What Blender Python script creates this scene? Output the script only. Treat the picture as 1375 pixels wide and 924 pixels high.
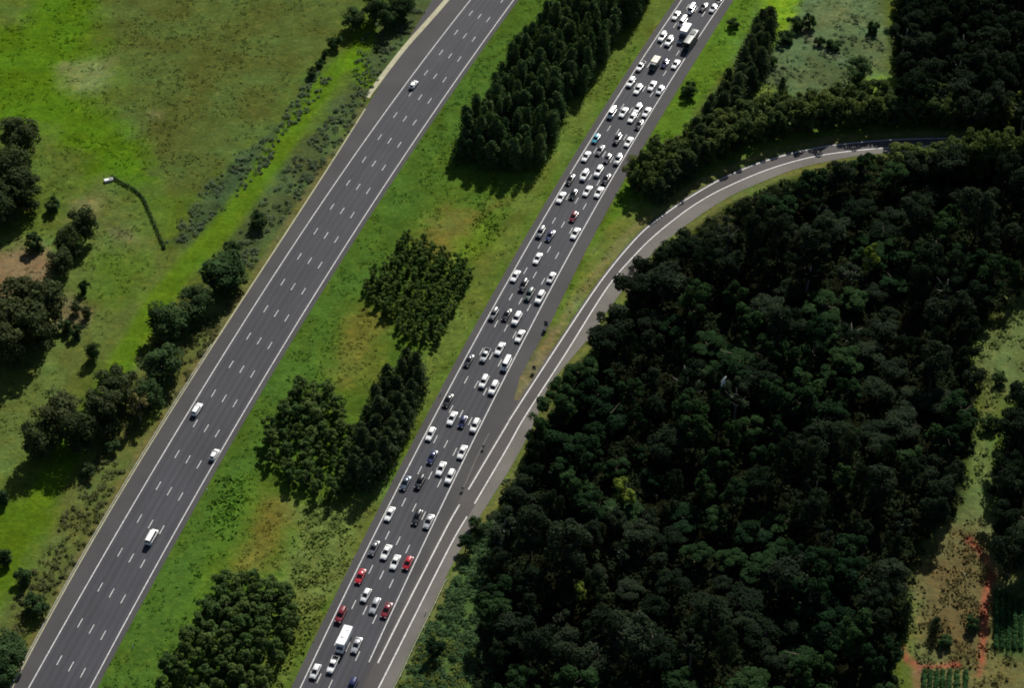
import bpy, math, random
import numpy as np
from mathutils import Vector

# ------------------------------------------------------------------ scene, camera, world, sun, exposure
sc = bpy.context.scene
for o in list(bpy.data.objects):
    bpy.data.objects.remove(o)
COL = sc.collection

CAM_H = 418.0                       # helicopter height above the ground, metres
FPX = 2987.0                        # focal length in photo pixels (photo is 1375 x 924)
HORZ = 2772.0                       # photo pixels from the picture centre up to the horizon
TH = math.atan2(HORZ, FPX)          # how far the camera looks down
CAM_Y = -CAM_H / math.tan(TH)       # puts the picture centre at the world origin

cam = bpy.data.cameras.new('camera')
cam.sensor_width = 36.0
cam.lens = FPX / 1375.0 * 36.0
cam.clip_start = 1.0
cam.clip_end = 30000.0
camo = bpy.data.objects.new('camera', cam)
camo.location = (0, CAM_Y, CAM_H)
camo.rotation_euler = (math.pi / 2 - TH, 0, 0)
COL.objects.link(camo)
sc.camera = camo

SUN_EL = math.radians(39.0)
SUN_AZ = math.radians(18.0)         # clockwise from +Y: ahead of the camera, a little to the right
world = bpy.data.worlds.new("World")
sc.world = world
world.use_nodes = True
wn = world.node_tree
sky = wn.nodes.new('ShaderNodeTexSky')
sky.sky_type = 'NISHITA'
sky.sun_disc = False
sky.sun_elevation = SUN_EL
sky.sun_rotation = SUN_AZ
sky.altitude = 100
bgn = wn.nodes['Background']
bgn.inputs['Strength'].default_value = 0.05
wn.links.new(sky.outputs['Color'], bgn.inputs['Color'])

sun = bpy.data.lights.new('sun', 'SUN')
sun.energy = 5.0
sun.angle = math.radians(0.5)
sun.color = (1.0, 0.96, 0.89)
suno = bpy.data.objects.new('sun', sun)
COL.objects.link(suno)
sdir = Vector((math.sin(SUN_AZ) * math.cos(SUN_EL), math.cos(SUN_AZ) * math.cos(SUN_EL), math.sin(SUN_EL)))
suno.rotation_euler = sdir.to_track_quat('Z', 'Y').to_euler()
suno.location = (0, 0, 600)

sc.view_settings.view_transform = 'Standard'
sc.view_settings.look = 'None'
sc.view_settings.exposure = 0.3
sc.view_settings.gamma = 1.0
sc.view_settings.use_curve_mapping = False
sc.render.engine = 'CYCLES'
sc.cycles.max_bounces = 5
sc.cycles.diffuse_bounces = 2
sc.cycles.glossy_bounces = 2
sc.cycles.transmission_bounces = 3
sc.cycles.filter_width = 1.9

rng = np.random.default_rng(11)
random.seed(5)

# ------------------------------------------------------------------ helpers
def P(px, py, z=0.0):
    """World point at height z seen at photo pixel (px, py): a survey of the photo."""
    u = px - 687.5
    v = py - 462.0 + HORZ
    h = CAM_H - z
    c = math.cos(TH)
    X = h * u / (v * c)
    Y = h * (FPX / c / (v * c) - math.tan(TH)) + CAM_Y
    return np.array((X, Y))

def PP(pts, z=0.0):
    return np.array([P(a, b, z) for a, b in pts])

def s2l(c):
    return tuple(((x / 255.0 + 0.055) / 1.055) ** 2.4 if x > 10.3 else x / 255.0 / 12.92 for x in c)

def tag(o, label=None, cat=None, group=None, kind=None):
    if label: o['label'] = label
    if cat: o['category'] = cat
    if group: o['group'] = group
    if kind: o['kind'] = kind
    return o

def link(name, me, parent=None, loc=None):
    o = bpy.data.objects.new(name, me)
    COL.objects.link(o)
    if parent is not None: o.parent = parent
    if loc is not None: o.location = loc
    return o

def empty(name, loc, rz=0.0):
    o = bpy.data.objects.new(name, None)
    o.empty_display_size = 0.5
    COL.objects.link(o)
    o.location = loc
    o.rotation_euler = (0, 0, rz)
    return o

def mesh(name, verts, faces, mats, smooth=False, midx=None):
    me = bpy.data.meshes.new(name)
    me.from_pydata([tuple(map(float, v)) for v in verts], [], [tuple(int(i) for i in f) for f in faces])
    for m in (mats if isinstance(mats, (list, tuple)) else [mats]):
        me.materials.append(m)
    if midx is not None:
        me.polygons.foreach_set('material_index', midx)
    if smooth:
        me.polygons.foreach_set('use_smooth', [True] * len(me.polygons))
    me.update()
    return me

def quad_mesh(name, V, mats, attr=None, colattr=None):
    """V: (n,4,3) array of quads -> a mesh, fast."""
    n = len(V)
    me = bpy.data.meshes.new(name)
    me.vertices.add(n * 4)
    me.vertices.foreach_set('co', V.astype(np.float32).reshape(-1))
    me.loops.add(n * 4)
    me.loops.foreach_set('vertex_index', np.arange(n * 4, dtype=np.int32))
    me.polygons.add(n)
    me.polygons.foreach_set('loop_start', np.arange(0, n * 4, 4, dtype=np.int32))
    me.polygons.foreach_set('loop_total', np.full(n, 4, dtype=np.int32))
    for m in (mats if isinstance(mats, (list, tuple)) else [mats]):
        me.materials.append(m)
    if attr is not None:
        a = me.attributes.new('tint', 'FLOAT', 'FACE')
        a.data.foreach_set('value', attr.astype(np.float32))
    if colattr is not None:
        a = me.attributes.new('col', 'FLOAT_COLOR', 'FACE')
        c4 = np.ones((n, 4), np.float32); c4[:, :3] = colattr
        a.data.foreach_set('color', c4.reshape(-1))
    me.update()
    return me

# value noise in numpy, for the wear and growth of the ground
_perm = np.random.default_rng(3).random((256, 256))
def vnoise(x, y, s):
    x = np.asarray(x) / s; y = np.asarray(y) / s
    xi = np.floor(x).astype(int); yi = np.floor(y).astype(int)
    fx = x - xi; fy = y - yi
    fx = fx * fx * (3 - 2 * fx); fy = fy * fy * (3 - 2 * fy)
    g = lambda a, b: _perm[a % 256, b % 256]
    return (g(xi, yi) * (1 - fx) + g(xi + 1, yi) * fx) * (1 - fy) + (g(xi, yi + 1) * (1 - fx) + g(xi + 1, yi + 1) * fx) * fy
def fbm(x, y, s):
    return (vnoise(x, y, s) + 0.5 * vnoise(x + 37, y - 11, s / 2.1) + 0.25 * vnoise(x - 71, y + 5, s / 4.3)) / 1.75

def sdist(poly, pts):
    """Signed distance to a polygon, positive inside."""
    n = len(poly)
    best = np.full(len(pts), 1e18)
    inside = np.zeros(len(pts), bool)
    for i in range(n):
        a = poly[i]; b = poly[(i + 1) % n]
        ab = b - a
        t = np.clip(((pts - a) @ ab) / max(1e-9, ab @ ab), 0, 1)
        d = pts - (a + t[:, None] * ab)
        best = np.minimum(best, (d * d).sum(1))
        cond = (a[1] > pts[:, 1]) != (b[1] > pts[:, 1])
        dy = b[1] - a[1] if abs(b[1] - a[1]) > 1e-9 else 1e-9
        inside ^= cond & (pts[:, 0] < (b[0] - a[0]) * (pts[:, 1] - a[1]) / dy + a[0])
    d = np.sqrt(best)
    return np.where(inside, d, -d)

def ldist(line, pts):
    best = np.full(len(pts), 1e18)
    for a, b in zip(line[:-1], line[1:]):
        ab = b - a
        t = np.clip(((pts - a) @ ab) / max(1e-9, ab @ ab), 0, 1)
        d = pts - (a + t[:, None] * ab)
        best = np.minimum(best, (d * d).sum(1))
    return np.sqrt(best)

# ------------------------------------------------------------------ materials
def new_mat(name):
    m = bpy.data.materials.new(name)
    m.use_nodes = True
    nt = m.node_tree
    b = nt.nodes['Principled BSDF']
    return m, nt, b

def noise_node(nt, scale, detail=4, rough=0.6, coord='Object', dim='3D'):
    tc = nt.nodes.new('ShaderNodeTexCoord')
    n = nt.nodes.new('ShaderNodeTexNoise')
    n.inputs['Scale'].default_value = scale
    n.inputs['Detail'].default_value = detail
    n.inputs['Roughness'].default_value = rough
    nt.links.new(tc.outputs[coord], n.inputs['Vector'])
    return n

def remap(nt, sock, a, b, c, d):
    r = nt.nodes.new('ShaderNodeMapRange')
    r.inputs['From Min'].default_value = a; r.inputs['From Max'].default_value = b
    r.inputs['To Min'].default_value = c; r.inputs['To Max'].default_value = d
    nt.links.new(sock, r.inputs['Value'])
    return r.outputs['Result']

def mul(nt, a, b):
    n = nt.nodes.new('ShaderNodeMath'); n.operation = 'MULTIPLY'
    nt.links.new(a, n.inputs[0])
    if isinstance(b, (int, float)): n.inputs[1].default_value = b
    else: nt.links.new(b, n.inputs[1])
    return n.outputs[0]

def tint_color(nt, color_sock_or_val, fac_sock):
    v = nt.nodes.new('ShaderNodeVectorMath'); v.operation = 'SCALE'
    if isinstance(color_sock_or_val, tuple): v.inputs[0].default_value = color_sock_or_val[:3]
    else: nt.links.new(color_sock_or_val, v.inputs[0])
    nt.links.new(fac_sock, v.inputs['Scale'])
    return v.outputs[0]

def plain(name, col, rough=0.6, metal=0.0, spec=0.5, coat=0.0, noise=0.0, nscale=3.0):
    m, nt, b = new_mat(name)
    b.inputs['Base Color'].default_value = (*col, 1)
    b.inputs['Roughness'].default_value = rough
    b.inputs['Metallic'].default_value = metal
    b.inputs['Specular IOR Level'].default_value = spec
    b.inputs['Coat Weight'].default_value = coat
    b.inputs['Coat Roughness'].default_value = 0.14
    if noise:
        n = noise_node(nt, nscale)
        f = remap(nt, n.outputs['Fac'], 0.25, 0.75, 1 - noise, 1 + noise)
        nt.links.new(tint_color(nt, tuple(col), f), b.inputs['Base Color'])
    return m

def ground_material():
    m, nt, b = new_mat('ground_grass')
    at = nt.nodes.new('ShaderNodeAttribute'); at.attribute_name = 'col'
    n1 = noise_node(nt, 0.75, 6, 0.75)
    n2 = noise_node(nt, 0.16, 5, 0.7)
    f = mul(nt, remap(nt, n1.outputs['Fac'], 0.25, 0.75, 0.62, 1.38), remap(nt, n2.outputs['Fac'], 0.3, 0.7, 0.78, 1.22))
    c = tint_color(nt, at.outputs['Color'], f)
    # dry straw flecks
    n3 = noise_node(nt, 0.33, 5, 0.7)
    mx = nt.nodes.new('ShaderNodeMix'); mx.data_type = 'RGBA'
    fr = remap(nt, n3.outputs['Fac'], 0.5, 0.72, 0.0, 0.6)
    nt.links.new(fr, mx.inputs['Factor'])
    nt.links.new(c, mx.inputs['A'])
    sv = nt.nodes.new('ShaderNodeVectorMath'); sv.operation = 'MULTIPLY'
    nt.links.new(c, sv.inputs[0]); sv.inputs[1].default_value = (1.9, 1.45, 1.2)
    nt.links.new(sv.outputs[0], mx.inputs['B'])
    nt.links.new(mx.outputs['Result'], b.inputs['Base Color'])
    b.inputs['Roughness'].default_value = 1.0
    b.inputs['Specular IOR Level'].default_value = 0.0
    bp = nt.nodes.new('ShaderNodeBump')
    bp.inputs['Strength'].default_value = 0.6
    bp.inputs['Distance'].default_value = 0.6
    nb = noise_node(nt, 0.9, 5, 0.7)
    nt.links.new(nb.outputs['Fac'], bp.inputs['Height'])
    nt.links.new(bp.outputs['Normal'], b.inputs['Normal'])
    return m

def asphalt_material(name, col, var=0.14, spec=0.15):
    m, nt, b = new_mat(name)
    n1 = noise_node(nt, 0.07, 4, 0.6)
    n2 = noise_node(nt, 1.6, 4, 0.7)
    f = mul(nt, remap(nt, n1.outputs['Fac'], 0.3, 0.7, 1 - var, 1 + var), remap(nt, n2.outputs['Fac'], 0.3, 0.7, 0.9, 1.1))
    nt.links.new(tint_color(nt, tuple(col), f), b.inputs['Base Color'])
    b.inputs['Roughness'].default_value = 0.85
    b.inputs['Specular IOR Level'].default_value = spec
    return m

def lane_asphalt(name, col):
    """Asphalt whose wheel paths are polished lighter and the oil strip between them darker (UV u = across the lanes)."""
    m, nt, b = new_mat(name)
    uv = nt.nodes.new('ShaderNodeUVMap')
    sp = nt.nodes.new('ShaderNodeSeparateXYZ')
    nt.links.new(uv.outputs['UV'], sp.inputs[0])
    w = mul(nt, sp.outputs['X'], 2 * math.pi * 2)         # two wheel paths per lane
    s = nt.nodes.new('ShaderNodeMath'); s.operation = 'COSINE'
    nt.links.new(w, s.inputs[0])
    n1 = noise_node(nt, 0.06, 4, 0.6)
    n2 = noise_node(nt, 1.5, 4, 0.7)
    f = mul(nt, remap(nt, n1.outputs['Fac'], 0.3, 0.7, 0.87, 1.13), remap(nt, n2.outputs['Fac'], 0.3, 0.7, 0.9, 1.1))
    f = mul(nt, f, remap(nt, s.outputs[0], -1, 1, 1.08, 0.91))
    mp = nt.nodes.new('ShaderNodeMapping'); mp.inputs['Scale'].default_value = (3.0, 0.12, 1)
    nt.links.new(uv.outputs['UV'], mp.inputs['Vector'])
    ns = nt.nodes.new('ShaderNodeTexNoise'); ns.inputs['Scale'].default_value = 1.6; ns.inputs['Detail'].default_value = 5; ns.inputs['Roughness'].default_value = 0.65
    nt.links.new(mp.outputs['Vector'], ns.inputs['Vector'])
    f = mul(nt, f, remap(nt, ns.outputs['Fac'], 0.3, 0.7, 0.86, 1.14))
    mv = nt.nodes.new('ShaderNodeMapping'); mv.inputs['Scale'].default_value = (1.0, 0.22, 1)
    nt.links.new(uv.outputs['UV'], mv.inputs['Vector'])
    vo = nt.nodes.new('ShaderNodeTexVoronoi'); vo.distance = 'CHEBYCHEV'; vo.inputs['Scale'].default_value = 0.9
    nt.links.new(mv.outputs['Vector'], vo.inputs['Vector'])
    sx = nt.nodes.new('ShaderNodeSeparateColor'); nt.links.new(vo.outputs['Color'], sx.inputs[0])
    f = mul(nt, f, remap(nt, sx.outputs[0], 0.0, 1.0, 0.94, 1.06))
    nt.links.new(tint_color(nt, tuple(col), f), b.inputs['Base Color'])
    b.inputs['Roughness'].default_value = 0.8
    b.inputs['Specular IOR Level'].default_value = 0.2
    return m

def foliage(name, col, col2, transl=0.3, var=0.35):
    m = bpy.data.materials.new(name); m.use_nodes = True
    nt = m.node_tree
    for n in list(nt.nodes): nt.nodes.remove(n)
    out = nt.nodes.new('ShaderNodeOutputMaterial')
    at = nt.nodes.new('ShaderNodeAttribute'); at.attribute_name = 'tint'
    oi = nt.nodes.new('ShaderNodeObjectInfo')
    mx = nt.nodes.new('ShaderNodeMix'); mx.data_type = 'RGBA'
    nt.links.new(oi.outputs['Random'], mx.inputs['Factor'])
    mx.inputs['A'].default_value = (*col, 1); mx.inputs['B'].default_value = (*col2, 1)
    f = remap(nt, at.outputs['Fac'], 0, 1, 1 - var, 1 + var)
    n = noise_node(nt, 0.5, 3, 0.6)
    f = mul(nt, f, remap(nt, n.outputs['Fac'], 0.3, 0.7, 0.75, 1.3))
    c = tint_color(nt, mx.outputs['Result'], f)
    d = nt.nodes.new('ShaderNodeBsdfDiffuse'); nt.links.new(c, d.inputs['Color'])
    t = nt.nodes.new('ShaderNodeBsdfTranslucent')
    tm = nt.nodes.new('ShaderNodeVectorMath'); tm.operation = 'MULTIPLY'
    nt.links.new(c, tm.inputs[0]); tm.inputs[1].default_value = (1.3, 1.4, 0.6)
    nt.links.new(tm.outputs[0], t.inputs['Color'])
    ms = nt.nodes.new('ShaderNodeMixShader'); ms.inputs[0].default_value = transl
    nt.links.new(d.outputs[0], ms.inputs[1]); nt.links.new(t.outputs[0], ms.inputs[2])
    nt.links.new(ms.outputs[0], out.inputs['Surface'])
    return m

def tuft_material():
    m = bpy.data.materials.new('rough_grass'); m.use_nodes = True
    nt = m.node_tree
    for n in list(nt.nodes): nt.nodes.remove(n)
    out = nt.nodes.new('ShaderNodeOutputMaterial')
    at = nt.nodes.new('ShaderNodeAttribute'); at.attribute_name = 'col'
    d = nt.nodes.new('ShaderNodeBsdfDiffuse'); nt.links.new(at.outputs['Color'], d.inputs['Color'])
    t = nt.nodes.new('ShaderNodeBsdfTranslucent'); nt.links.new(at.outputs['Color'], t.inputs['Color'])
    ms = nt.nodes.new('ShaderNodeMixShader'); ms.inputs[0].default_value = 0.4
    nt.links.new(d.outputs[0], ms.inputs[1]); nt.links.new(t.outputs[0], ms.inputs[2])
    nt.links.new(ms.outputs[0], out.inputs['Surface'])
    return m

M = {}
M['ground'] = ground_material()
M['asphalt'] = lane_asphalt('motorway_asphalt', (0.0465, 0.0470, 0.0540))
M['shoulder'] = asphalt_material('shoulder_asphalt', (0.063, 0.060, 0.061))
M['ramp'] = asphalt_material('ramp_asphalt', (0.082, 0.075, 0.072))
M['gravel'] = asphalt_material('ramp_shoulder', (0.135, 0.125, 0.11), 0.18)
M['paint'] = plain('road_paint', (0.54, 0.53, 0.51), 0.7, noise=0.38, nscale=1.3)
M['concrete'] = plain('drain_concrete', (0.36, 0.34, 0.22), 0.9, noise=0.25, nscale=0.4)
M['steel'] = plain('galvanised_steel', (0.5, 0.48, 0.42), 0.5, 0.2)
M['post'] = plain('post_white', (0.8, 0.8, 0.78), 0.5)
M['reflector'] = plain('reflector_red', (0.5, 0.03, 0.02), 0.3)
M['signback'] = plain('sign_back', (0.05, 0.05, 0.05), 0.6)
M['trough'] = plain('trough_white', (0.78, 0.78, 0.74), 0.5)
M['trunk'] = plain('bark', (0.10, 0.075, 0.05), 0.9, noise=0.3, nscale=2)
M['pale_bark'] = plain('pale_bark', (0.20, 0.18, 0.15), 0.8, noise=0.3, nscale=2)
M['glass'] = plain('car_glass', (0.010, 0.012, 0.014), 0.12, spec=0.5)
M['tyre'] = plain('tyre_rubber', (0.015, 0.015, 0.015), 0.85)
M['rim'] = plain('wheel_rim', (0.35, 0.35, 0.36), 0.4, 0.8)
M['lamp'] = plain('headlamp_lens', (0.7, 0.72, 0.72), 0.15)
M['tail'] = plain('tail_lens', (0.35, 0.01, 0.01), 0.25)
M['trim'] = plain('black_trim', (0.02, 0.02, 0.02), 0.6)
M['bedliner'] = plain('tray_liner', (0.03, 0.03, 0.032), 0.8)
M['tuft'] = tuft_material()

PAINT = {
    'white': ((0.82, 0.82, 0.80), 0.38), 'silver': ((0.42, 0.43, 0.44), 0.32), 'grey': ((0.12, 0.125, 0.13), 0.32),
    'black': ((0.010, 0.010, 0.012), 0.30), 'navy blue': ((0.018, 0.024, 0.09), 0.30), 'red': ((0.42, 0.012, 0.022), 0.32),
    'dark red': ((0.17, 0.008, 0.016), 0.32), 'teal blue': ((0.05, 0.36, 0.46), 0.32), 'dark green': ((0.018, 0.045, 0.036), 0.4),
    'beige': ((0.62, 0.58, 0.44), 0.5), 'charcoal': ((0.035, 0.037, 0.042), 0.30), 'slate blue': ((0.06, 0.085, 0.12), 0.32),
}
for k, (c, r) in PAINT.items():
    M[k] = plain('paint_' + k.replace(' ', '_'), c, r, 0.25 if k in ('silver', 'grey', 'charcoal', 'slate blue') else 0.0, coat=0.6)

# ------------------------------------------------------------------ road alignments, surveyed from the photo
def fit(pts, deg=3):
    w = PP(pts)
    c = np.polyfit(w[:, 1], w[:, 0], deg)
    y0, y1 = w[:, 1].min(), w[:, 1].max()
    d = np.polyder(c)
    def f(y):
        y = np.asarray(y, float)
        yc = np.clip(y, y0, y1)
        return np.polyval(c, yc) + np.polyval(d, yc) * (y - yc)
    return f

LL = fit([(39, 924), (170, 693), (309, 462), (344, 407), (461, 231), (559, 92.5), (631.5, 0)])
LR = fit([(121.5, 924), (247.5, 693), (344, 526), (381.5, 462), (529, 231), (605, 117.5), (689.5, 0)])
LO = fit([(19, 923), (51, 863), (82.5, 805.5), (110, 750), (147.5, 692), (185, 627), (220, 572), (250, 516), (292, 462), (344, 380), (381.5, 317), (436.5, 231), (464, 192), (496, 140)])
RL = fit([(404, 923.7), (501.4, 719.8), (516.7, 690), (582.5, 560), (594, 540), (663, 411), (671, 400), (744, 268.5), (762, 240), (836, 120), (851, 95.5), (886, 42), (915.6, 0)])
RR = fit([(480, 924), (495, 890), (574.5, 720), (589, 690), (651, 560), (662, 540), (723, 419), (734, 400), (769, 327.7), (821.7, 241), (845.5, 199.5), (896, 120), (924, 68), (971.7, 0)])
RO = fit([(735, 440), (749.6, 419), (777, 353), (796, 318), (822, 270), (853.6, 217), (910.5, 120), (946, 60), (985, 0)])

YA, YB = -190.0, 330.0
ys = np.arange(YA, YB + 0.1, 4.0)

def strip(name, fa, fb, z, mat, y=None, lanes=None):
    y = ys if y is None else y
    a, b = fa(y), fb(y)
    V, F, UV = [], [], []
    for i in range(len(y)):
        V += [(a[i], y[i], z), (b[i], y[i], z)]
        if i: F.append((2 * i - 2, 2 * i - 1, 2 * i + 1, 2 * i))
    me = mesh(name, V, F, mat)
    if lanes:
        uv = me.uv_layers.new(name='UVMap')
        for li, l in enumerate(me.loops):
            uv.data[li].uv = ((l.vertex_index % 2) * lanes, y[l.vertex_index // 2] / 10)
    return tag(link(name, me), kind='structure')

def ribbon(name, line, w, z, mat, w2=None):
    line = np.asarray(line)
    t = np.gradient(line, axis=0); t /= np.linalg.norm(t, axis=1)[:, None]
    nrm = np.stack([-t[:, 1], t[:, 0]], 1)
    a = line + nrm * w / 2; b = line - nrm * (w if w2 is None else w2) / 2
    V, F = [], []
    for i in range(len(line)):
        V += [(*a[i], z), (*b[i], z)]
        if i: F.append((2 * i - 2, 2 * i, 2 * i + 1, 2 * i - 1))
    return tag(link(name, mesh(name, V, F, mat)), kind='structure')

def curve_of(f, y): return np.stack([f(y), y], 1)

def spline(pts, n=12):
    p = np.asarray(pts); out = []
    q = np.vstack([2 * p[0] - p[1], p, 2 * p[-1] - p[-2]])
    for i in range(1, len(q) - 2):
        for t in np.linspace(0, 1, n, endpoint=False):
            a, b, c, d = q[i - 1], q[i], q[i + 1], q[i + 2]
            out.append(0.5 * ((2 * b) + (-a + c) * t + (2 * a - 5 * b + 4 * c - d) * t * t + (-a + 3 * b - 3 * c + d) * t ** 3))
    out.append(q[-2])
    return np.array(out)

def smooth_line(line, k=3):
    l = line.copy()
    for _ in range(k):
        l[1:-1] = 0.25 * l[:-2] + 0.5 * l[1:-1] + 0.25 * l[2:]
    return l

# left carriageway
strip('shoulder', lambda y: LO(y) - 0.3, lambda y: LR(y) + 1.6, 0.05, M['shoulder'])
strip('road', lambda y: LL(y) - 0.35, lambda y: LR(y) + 0.35, 0.056, M['asphalt'], lanes=4)
strip('edge_line', lambda y: LL(y) - 0.12, lambda y: LL(y) + 0.14, 0.062, M['paint'])
strip('edge_line', lambda y: LR(y) - 0.14, lambda y: LR(y) + 0.12, 0.062, M['paint'])
# right carriageway
strip('shoulder', lambda y: RL(y) - 2.2, lambda y: RO(np.maximum(y, P(735, 440)[1])) + 0 * y, 0.05, M['shoulder'], y=np.linspace(P(735, 440)[1], YB, 90))
strip('road', lambda y: RL(y) - 0.35, lambda y: RR(y) + 0.35, 0.056, M['asphalt'], lanes=4)
strip('edge_line', lambda y: RL(y) - 0.12, lambda y: RL(y) + 0.14, 0.062, M['paint'])
yn = P(495, 890)[1]
strip('edge_line', lambda y: RR(y) - 0.14, lambda y: RR(y) + 0.12, 0.062, M['paint'], y=np.arange(yn, YB, 4.0))

def dashes(name, f0, f1, lanes, phases, period, length, z=0.062, y0=YA, y1=YB):
    V, F = [], []
    yy = np.arange(y0, y1, 0.5)
    for k in range(1, lanes):
        f = lambda y: f0(y) + (f1(y) - f0(y)) * k / lanes
        xx = f(yy)
        s = np.concatenate([[0], np.cumsum(np.hypot(np.diff(xx), np.diff(yy)))])
        start = phases[k - 1]
        s0 = np.interp(start, yy, s) % period
        q = s0
        while q + length < s[-1]:
            ya, yb = np.interp([q - length / 2, q + length / 2], s, yy)
            xa, xb = f(ya), f(yb)
            w = 0.10
            i = len(V)
            V += [(xa - w, ya, z), (xa + w, ya, z), (xb + w, yb, z), (xb - w, yb, z)]
            F.append((i, i + 1, i + 2, i + 3))
            q += period
    return tag(link(name, mesh(name, V, F, M['paint'])), kind='structure')

dashes('lane_dashes', LL, LR, 4, [P(135, 789)[1], P(150.5, 797)[1], P(166.5, 805)[1]], 12.0, 3.0)
dashes('lane_dashes', RL, RR, 4, [P(498.2, 765.2)[1], P(512.9, 772.8)[1], P(525.1, 784.4)[1]], 12.0, 3.0)
dashes('lane_dashes', RR, RR, 2, [P(484, 909)[1]], 6.0, 2.4, y0=YA, y1=yn - 2)

# ramp
rampL = smooth_line(spline(PP([(430, 1060), (506.6, 892.5), (594, 720), (619, 675), (680, 572), (687, 560), (750.5, 462), (808, 376), (857, 317), (887, 292), (918, 270), (958, 246), (989, 231), (1031, 215), (1093.5, 199), (1171, 189.5), (1245, 186), (1330, 186), (1420, 190)])), 8)
rampR = smooth_line(spline(PP([(440, 1060), (509, 923.7), (600, 742), (629, 691), (680, 604), (704.6, 560), (760, 474.5), (815.5, 386), (853, 342), (880.5, 315), (915.5, 287), (940.5, 270), (970.5, 253.5), (1022, 231), (1068.5, 216), (1111, 207), (1171, 200), (1245, 196), (1330, 197), (1420, 202)])), 8)
rampO = smooth_line(spline(PP([(450, 1060), (527.5, 924), (554, 868), (582.5, 810.5), (607.5, 758), (645, 693), (688, 624.5), (720.5, 562), (738, 517), (784, 462), (808, 428.5), (868, 348.5), (913, 308.5), (975.5, 266), (1031, 241), (1068, 227), (1118.5, 215), (1171, 207), (1245, 203), (1330, 204), (1420, 209)])), 8)

def between(name, A, B, z, mat, n=160):
    def res(L):
        s = np.concatenate([[0], np.cumsum(np.linalg.norm(np.diff(L, axis=0), axis=1))])
        q = np.linspace(0, s[-1], n)
        return np.stack([np.interp(q, s, L[:, 0]), np.interp(q, s, L[:, 1])], 1)
    a, b = res(A), res(B)
    V, F = [], []
    for i in range(n):
        V += [(*a[i], z), (*b[i], z)]
        if i: F.append((2 * i - 2, 2 * i - 1, 2 * i + 1, 2 * i))
    return tag(link(name, mesh(name, V, F, mat)), kind='structure')

def offset(line, d):
    t = np.gradient(line, axis=0); t /= np.linalg.norm(t, axis=1)[:, None]
    return line + np.stack([-t[:, 1], t[:, 0]], 1) * d

between('ramp_shoulder', offset(rampL, 0.6), rampO, 0.046, M['gravel'])
between('ramp_road', offset(rampL, 0.75), offset(rampR, -0.3), 0.06, M['ramp'])
ygap = (P(621, 670)[1])
def part_line(name, line, w, ylo, yhi, z=0.068):
    l = line[(line[:, 1] >= ylo) & (line[:, 1] <= yhi)]
    return ribbon(name, l, w, z, M['paint'])
part_line('edge_line', rampL, 0.34, P(506, 893)[1], P(620, 674)[1])
part_line('edge_line', rampL, 0.34, P(625, 665)[1], 1e9)
part_line('edge_line', rampR, 0.34, -1e9, P(630, 690)[1])
part_line('edge_line', rampR, 0.34, P(635, 679)[1], 1e9)
# the paved gore between motorway and ramp
gy = np.linspace(YA, P(690, 538)[1], 60)
rl = rampL[np.argsort(rampL[:, 1])]
def rampx(y): return np.interp(y, rl[:, 1], rl[:, 0])
strip('road', lambda y: RR(y) + 0.3, lambda y: rampx(y) - 0.1, 0.052, M['shoulder'], y=gy)
gp = PP([(735, 440), (711, 483), (698, 507), (690, 538), (706, 538), (668, 590), (630, 650)])
gv = [(RR(p[1]) + 0.2, p[1], 0.051) for p in gp[:4]] + [(p[0], p[1], 0.051) for p in gp[:4]]
tag(link('shoulder', mesh('shoulder', gv, [(1, 0, 4, 5), (2, 1, 5, 6), (3, 2, 6, 7)], M['shoulder'])), kind='structure')
strip('shoulder', lambda y: RL(y) - 2.2, lambda y: RL(y) + 0.2, 0.05, M['shoulder'], y=np.linspace(YA, P(735, 440)[1], 60))
ribbon('kerb_strip', spline(PP([(657, 582), (651, 593), (640, 615), (628, 643), (621, 658)])), 0.28, 0.072, M['gravel'])
ribbon('kerb_strip', np.stack([LO(np.arange(-180, P(496, 140)[1], 4.0)) - 0.35, np.arange(-180, P(496, 140)[1], 4.0)], 1), 0.4, 0.07, M['concrete'])
# pale concrete drain beside the left carriageway
ribbon('concrete_drain', spline(PP([(493, 131), (499, 122), (525, 87), (549, 57), (575, 28), (601, -2), (640, -50)])), 1.7, 0.075, M['concrete'])

# ------------------------------------------------------------------ ground
GRASS = []      # (polygon in metres, linear colour, feather m, wobble m)
def patch(pts, col, feather=3.0, wob=4.0, strength=1.0):
    GRASS.append(('poly', PP(pts), np.array(s2l(col)), feather, wob, strength))
def stroke(pts, col, width, feather=1.5, wob=1.0, strength=1.0, world=False):
    GRASS.append(('line', np.asarray(pts) if world else spline(PP(pts), 6), np.array(s2l(col)), feather, wob, (strength, width)))

BASE = np.array(s2l((82, 102, 40)))
patch([(120, -60), (500, -60), (470, 40), (420, 110), (370, 170), (270, 260), (200, 255), (140, 235), (160, 160), (190, 120), (140, 60)], (80, 95, 44), 6, 8)
patch([(-80, -60), (128, -60), (140, 60), (100, 130), (185, 195), (195, 240), (130, 240), (60, 170), (-80, 170)], (77, 122, 22), 6, 7)
patch([(-80, -60), (60, -60), (30, 30), (-80, 50)], (86, 100, 46), 6, 6, 0.8)
patch([(85, 85), (120, 78), (160, 80), (150, 100), (118, 120), (100, 122)], (118, 126, 76), 4, 5, 0.8)
patch([(200, 150), (216, 150), (216, 160), (203, 160)], (115, 115, 75), 2, 2, 0.7)
patch([(-80, 310), (60, 320), (140, 245), (200, 300), (222, 335), (240, 335), (190, 430), (115, 510), (20, 640), (-80, 640)], (88, 106, 50), 5, 5)
patch([(120, 330), (210, 340), (200, 390), (150, 420), (125, 400)], (78, 112, 32), 5, 5, 0.8)
patch([(-40, 345), (55, 332), (78, 352), (50, 405), (-40, 410)], (122, 108, 76), 3, 4)
patch([(85, 400), (125, 415), (110, 445), (70, 440)], (108, 100, 72), 3, 3, 0.8)
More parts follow.
